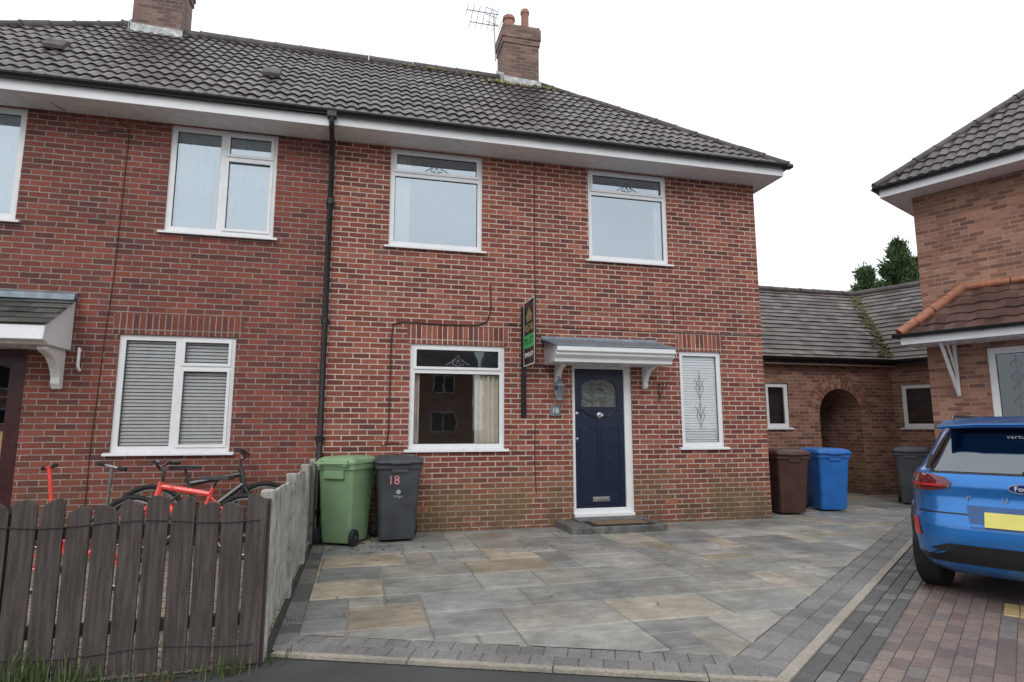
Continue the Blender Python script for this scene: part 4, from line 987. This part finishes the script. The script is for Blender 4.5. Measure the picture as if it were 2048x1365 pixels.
q=MB(); q.loft([[(-.60,.30,1.43),(-.60,.62,1.49),(-.60,.62,1.45),(-.60,.32,1.41)] ,[(-.3,.25,1.455),(-.3,.70,1.525),(-.3,.7,1.45),(-.3,.27,1.425)],[(.3,.25,1.455),(.3,.70,1.525),(.3,.7,1.45),(.3,.27,1.425)],[(.60,.30,1.43),(.60,.62,1.49),(.60,.62,1.45),(.60,.32,1.41)]]); q.build('spoiler',CAR,m_car,smooth=True,bevel=.01,**W_)
for s in(-1,1):
    q=MB(); q.tube([(s*.56,.80,1.49),(s*.575,.9,1.53),(s*.575,2.0,1.53),(s*.56,2.15,1.48)],.015,8); q.build('roof_rail',CAR,m_black,smooth=True,**W_)
yb=rear_y(0,.93)
q=MB(); q.loft([[(.095*math.cos(2*math.pi*k/24),yb-d,.935+.038*math.sin(2*math.pi*k/24)) for k in range(24)] for d in (-.01,.014)]); bd=q.build('badge',CAR,m_alu,**W_)
q=MB(); q.loft([[(.087*math.cos(2*math.pi*k/24),yb-d,.935+.032*math.sin(2*math.pi*k/24)) for k in range(24)] for d in (.0,.016)]); sub(q,'badge_enamel',simple('badge_blue',(.005,.02,.12),.2,bstr=0),bd,**W_)
text('lettering','Ford',.055,Matrix.Translation((0,yb-.018,.935))@FRONT,m_whitetxt,bd,world=False,ext=.001)
for i,chx in zip('PUMA',(-.36,-.12,.12,.36)):
    text('lettering',i,.06,Matrix.Translation((chx,rear_y(chx,.82)-.012,.835))@FRONT,m_alu,CAR,world=False,ext=.004)
text('window_sticker','vertu',.06,Matrix.Translation((-.05,rear_y(0,1.335)-.014,1.345))@FRONT@Matrix.Rotation(rad(-42),4,'X'),m_whitetxt,CAR,world=False,ext=.001)
q=MB(); q.tube([(0,rear_y(0,1.06)-.02,1.06),(.15,rear_y(.15,1.11)-.025,1.11),(.40,rear_y(.4,1.10)-.02,1.09)],.008,6); q.build('wiper',CAR,m_black,**W_)
for s in(-1,1):
    q=MB(); G_=[]
    for (z,ya,yb_) in ((1.07,.75,3.0),(1.2,.80,2.78),(1.32,.92,2.55),(1.40,1.1,2.35)): G_.append([(s*(side_x(ya+(yb_-ya)*i/20,z)+.006),ya+(yb_-ya)*i/20,z) for i in range(21)])
    for r0,r1 in zip(G_,G_[1:]):
        for i in range(20): q.face([r0[i],r0[i+1],r1[i+1],r1[i]])
    q.build('side_window',CAR,m_glcar,smooth=True,**W_)
    for wy in (.66,3.28):
        q=MB(); q.tube([(s*(side_x(wy+.40*math.cos(a),min(1.0,max(.21,.34+.40*math.sin(a))))+.002),wy+.40*math.cos(a),.34+.40*math.sin(a)) for a in [rad(-18+216*k/18) for k in range(19)]],.022,6)
        q.build('arch_trim',CAR,m_black,smooth=True,**W_)
    q=MB(); q.loft([[(s*.84,2.72,1.08),(s*.84,2.80,1.08),(s*.84,2.8,1.14),(s*.84,2.72,1.14)],[(s*1.02,2.72,1.05),(s*1.02,2.83,1.05),(s*1.0,2.83,1.19),(s*1.0,2.72,1.19)]]); q.build('door_mirror',CAR,m_car,bevel=.02,smooth=True,**W_)
    q=MB(); q.lathe([(0,-.01),(.1,-.008),(.13,.0),(.1,.03),(0,.04)],(s*.62,4.05,.82),axis='y',n=20); q.build('headlight',CAR,m_whitetxt,smooth=True,**W_)
q=MB(); G_=[]
for z,hw in ((1.09,.70),(1.2,.66),(1.32,.60),(1.41,.54)):
    r=[]
    for i in range(17):
        x=-hw+2*hw*i/16; _,yr,yf,w,n=rowat(z); yc=(yr+yf)/2; hl=(yf-yr)/2; r.append((x,yc+hl*(1-min(.99,abs(x)/w)**n)**(1/n)+.008,z))
    G_.append(r)
for r0,r1 in zip(G_,G_[1:]):
    for i in range(16): q.face([r0[i],r0[i+1],r1[i+1],r1[i]])
q.build('windscreen',CAR,m_glcar,smooth=True,**W_)
for wy in (.66,3.28):
    for s in(-1,1):
        t=MB(); t.lathe([(.20,-.10),(.30,-.105),(.328,-.085),(.335,0),(.328,.085),(.30,.105),(.20,.10)],(s*.775,wy,.31),axis='x',n=40); w_=t.build('wheel',CAR,m_rubber,smooth=True,**W_)
        t=MB(); t.lathe([(.215,-s*.08),(.22,s*.09),(.20,s*.095),(.19,s*.02),(.0,s*.02)],(s*.775,wy,.31),axis='x',n=32)
        for k in range(5):
            a=2*math.pi*k/5; xo=s*.775+s*.085; t.tube([(xo,wy,.31),(xo,wy+.2*math.cos(a),.31+.2*math.sin(a))],[.035,.022],6)
        sub(t,'rim',m_rim,w_,smooth=True,**W_)

# ---------------------------------------------------------------- vegetation
def conifer(loc,h,r,label,n=21000):
    T=empty('conifer_tree',loc,label=label,category='tree',group='conifer trees behind the outbuildings')
    t=MB(); t.tube([(0,0,0),(0,0,h*.5),(0.1,0,h*.97)],[.2,.12,.02],8); 
    for k in range(26):
        z=h*(.2+.75*random.random()); a=random.random()*6.28; L_=r*(1-z/h)*.9+.2; t.tube([(0,0,z),(L_*math.cos(a),L_*math.sin(a),z+.25*L_)],[.04,.01],4)
    t.build('trunk',T,m_trunk,world=False)
    NB=170
    c=MB(); br=[(random.random()*6.28,.35+.63*random.random()**.8) for _ in range(NB)]
    for a,zf in br:
        z0=h*zf; L_=r*1.25*(1-zf)**.85*random.uniform(.55,1.2)+.05
        for k in range(n//NB):
            s=random.random()**.6*L_; p=Vector((s*math.cos(a),s*math.sin(a),z0+.5*s-.1+random.gauss(0,.07)))+Vector((random.gauss(0,.09),random.gauss(0,.09),random.gauss(0,.10)))
            d=Vector((math.cos(a)*.7+random.gauss(0,.4),math.sin(a)*.7+random.gauss(0,.4),random.gauss(.8,.5))).normalized()*random.uniform(.09,.24); e=d.cross(Vector((random.gauss(0,1),random.gauss(0,1),random.gauss(0,1)))).normalized()*.035
            c.face([p-e,p+e,p+d+e*.2,p+d-e*.2])
    c.build('crown',T,m_conifer,fixn=False,world=False)
conifer((24.4,14,0),10.3,2.2,'tall dark green conifer rising behind outbuilding roof')
conifer((23.0,14.5,0),9.0,1.9,'smaller dark green conifer behind outbuilding roof')
conifer((26.0,14.5,0),9.7,2.0,'dark green conifer beside taller conifer')
def tuft(cx,cy,n,hh,sp,mb):
    for k in range(n):
        x=cx+random.gauss(0,sp);y=cy+random.gauss(0,sp*.5);a=random.random()*6.28;l=hh*random.uniform(.4,1.1);b_=random.uniform(.1,.6)*l;w=.004
        d=Vector((math.cos(a),math.sin(a),0)); e=Vector((-d.y,d.x,0))*w
        p=[Vector((x,y,0)),Vector((x,y,l*.6))+d*b_*.4,Vector((x,y,l))+d*b_]
        mb.face([p[0]-e,p[0]+e,p[1]+e*.8,p[1]-e*.8]); mb.face([p[1]-e*.8,p[1]+e*.8,p[2]+e*.1,p[2]-e*.1])
mb=MB()
for cx,cy,n,hh in ((-1.75,-4.5,120,.26),(-1.5,-4.52,90,.15),(-.72,-4.5,60,.12),(-.55,-4.35,50,.1),(-1.1,-4.52,50,.08),(-.53,-3.6,40,.07),(-.53,-2.4,30,.06),(-2.0,-4.55,80,.12)): tuft(cx,cy,n,hh,.09,mb)
o=mb.build('grass_weeds',None,m_grass,fixn=False); o['kind']='stuff'; o['label']='weeds and grass along the fence foot'
mb=MB()
def leaf(x,y,z,s):
    a=random.random()*6.28; d=Vector((math.cos(a),math.sin(a),0))*s; e=Vector((-math.sin(a),math.cos(a),0))*s*.5; c=Vector((x,y,z))
    mb.face([c-d,c+e+Vector((0,0,s*.3)),c+d,c-e+Vector((0,0,s*.15))])
for k in range(90): leaf(random.gauss(.05,.38),min(-.1,random.gauss(-.75,.35)),.036,random.uniform(.012,.032))
for k in range(60): leaf(random.uniform(-.3,4.5),random.uniform(-4,-.3),.037,random.uniform(.008,.022))
for k in range(30): leaf(random.gauss(2.0,.5),random.gauss(-1.2,.25),.037,random.uniform(.008,.02))
for k in range(70): leaf(random.uniform(-2.2,-.6),random.gauss(-4.5,.06),.01,random.uniform(.01,.025))
o=mb.build('fallen_leaves',None,m_dleaf,fixn=False); o['kind']='stuff'

# ---------------------------------------------------------------- world, light, camera
wd=bpy.data.worlds.new('World'); scene.world=wd; wd.use_nodes=True; nt=wd.node_tree; bg=nt.nodes['Background']
sk=N(nt,'ShaderNodeTexSky'); sk.sky_type='NISHITA'; sk.sun_disc=False; sk.sun_elevation=rad(38); sk.sun_rotation=rad(200)
hs=N(nt,'ShaderNodeHueSaturation'); hs.inputs['Saturation'].default_value=.25; nt.links.new(sk.outputs[0],hs.inputs['Color'])
tc=N(nt,'ShaderNodeTexCoord').outputs['Generated']
mp=N(nt,'ShaderNodeMapping'); mp.inputs['Scale'].default_value=(1,1,2.5); nt.links.new(tc,mp.inputs[0])
cl=ramp(nt,noise(nt,mp.outputs[0],1.6,6,.55),[(.3,(11.4,11.8,12.4)),(.7,(14.2,14.5,14.8))])
c=mixc(nt,.87,hs.outputs[0],cl)
nt.links.new(c,bg.inputs['Color']); bg.inputs['Strength'].default_value=.1
sd=bpy.data.lights.new('sun','SUN'); sd.energy=.8; sd.angle=rad(25); sd.color=(1,.99,.97)
so=bpy.data.objects.new('sun',sd); COL.objects.link(so); so.rotation_euler=(rad(52),0,rad(-20)); so.location=(0,-10,20)
cam=bpy.data.cameras.new('camera'); cam.sensor_width=36; cam.lens=1215/2048*36; cam.clip_end=2000; cam.clip_start=.05
co=bpy.data.objects.new('camera',cam); COL.objects.link(co); co.location=(0,-8.63,1.45); co.rotation_euler=(rad(98.1),0,rad(-14))
scene.camera=co
scene.view_settings.view_transform='Standard'; scene.view_settings.look='None'; scene.view_settings.exposure=0
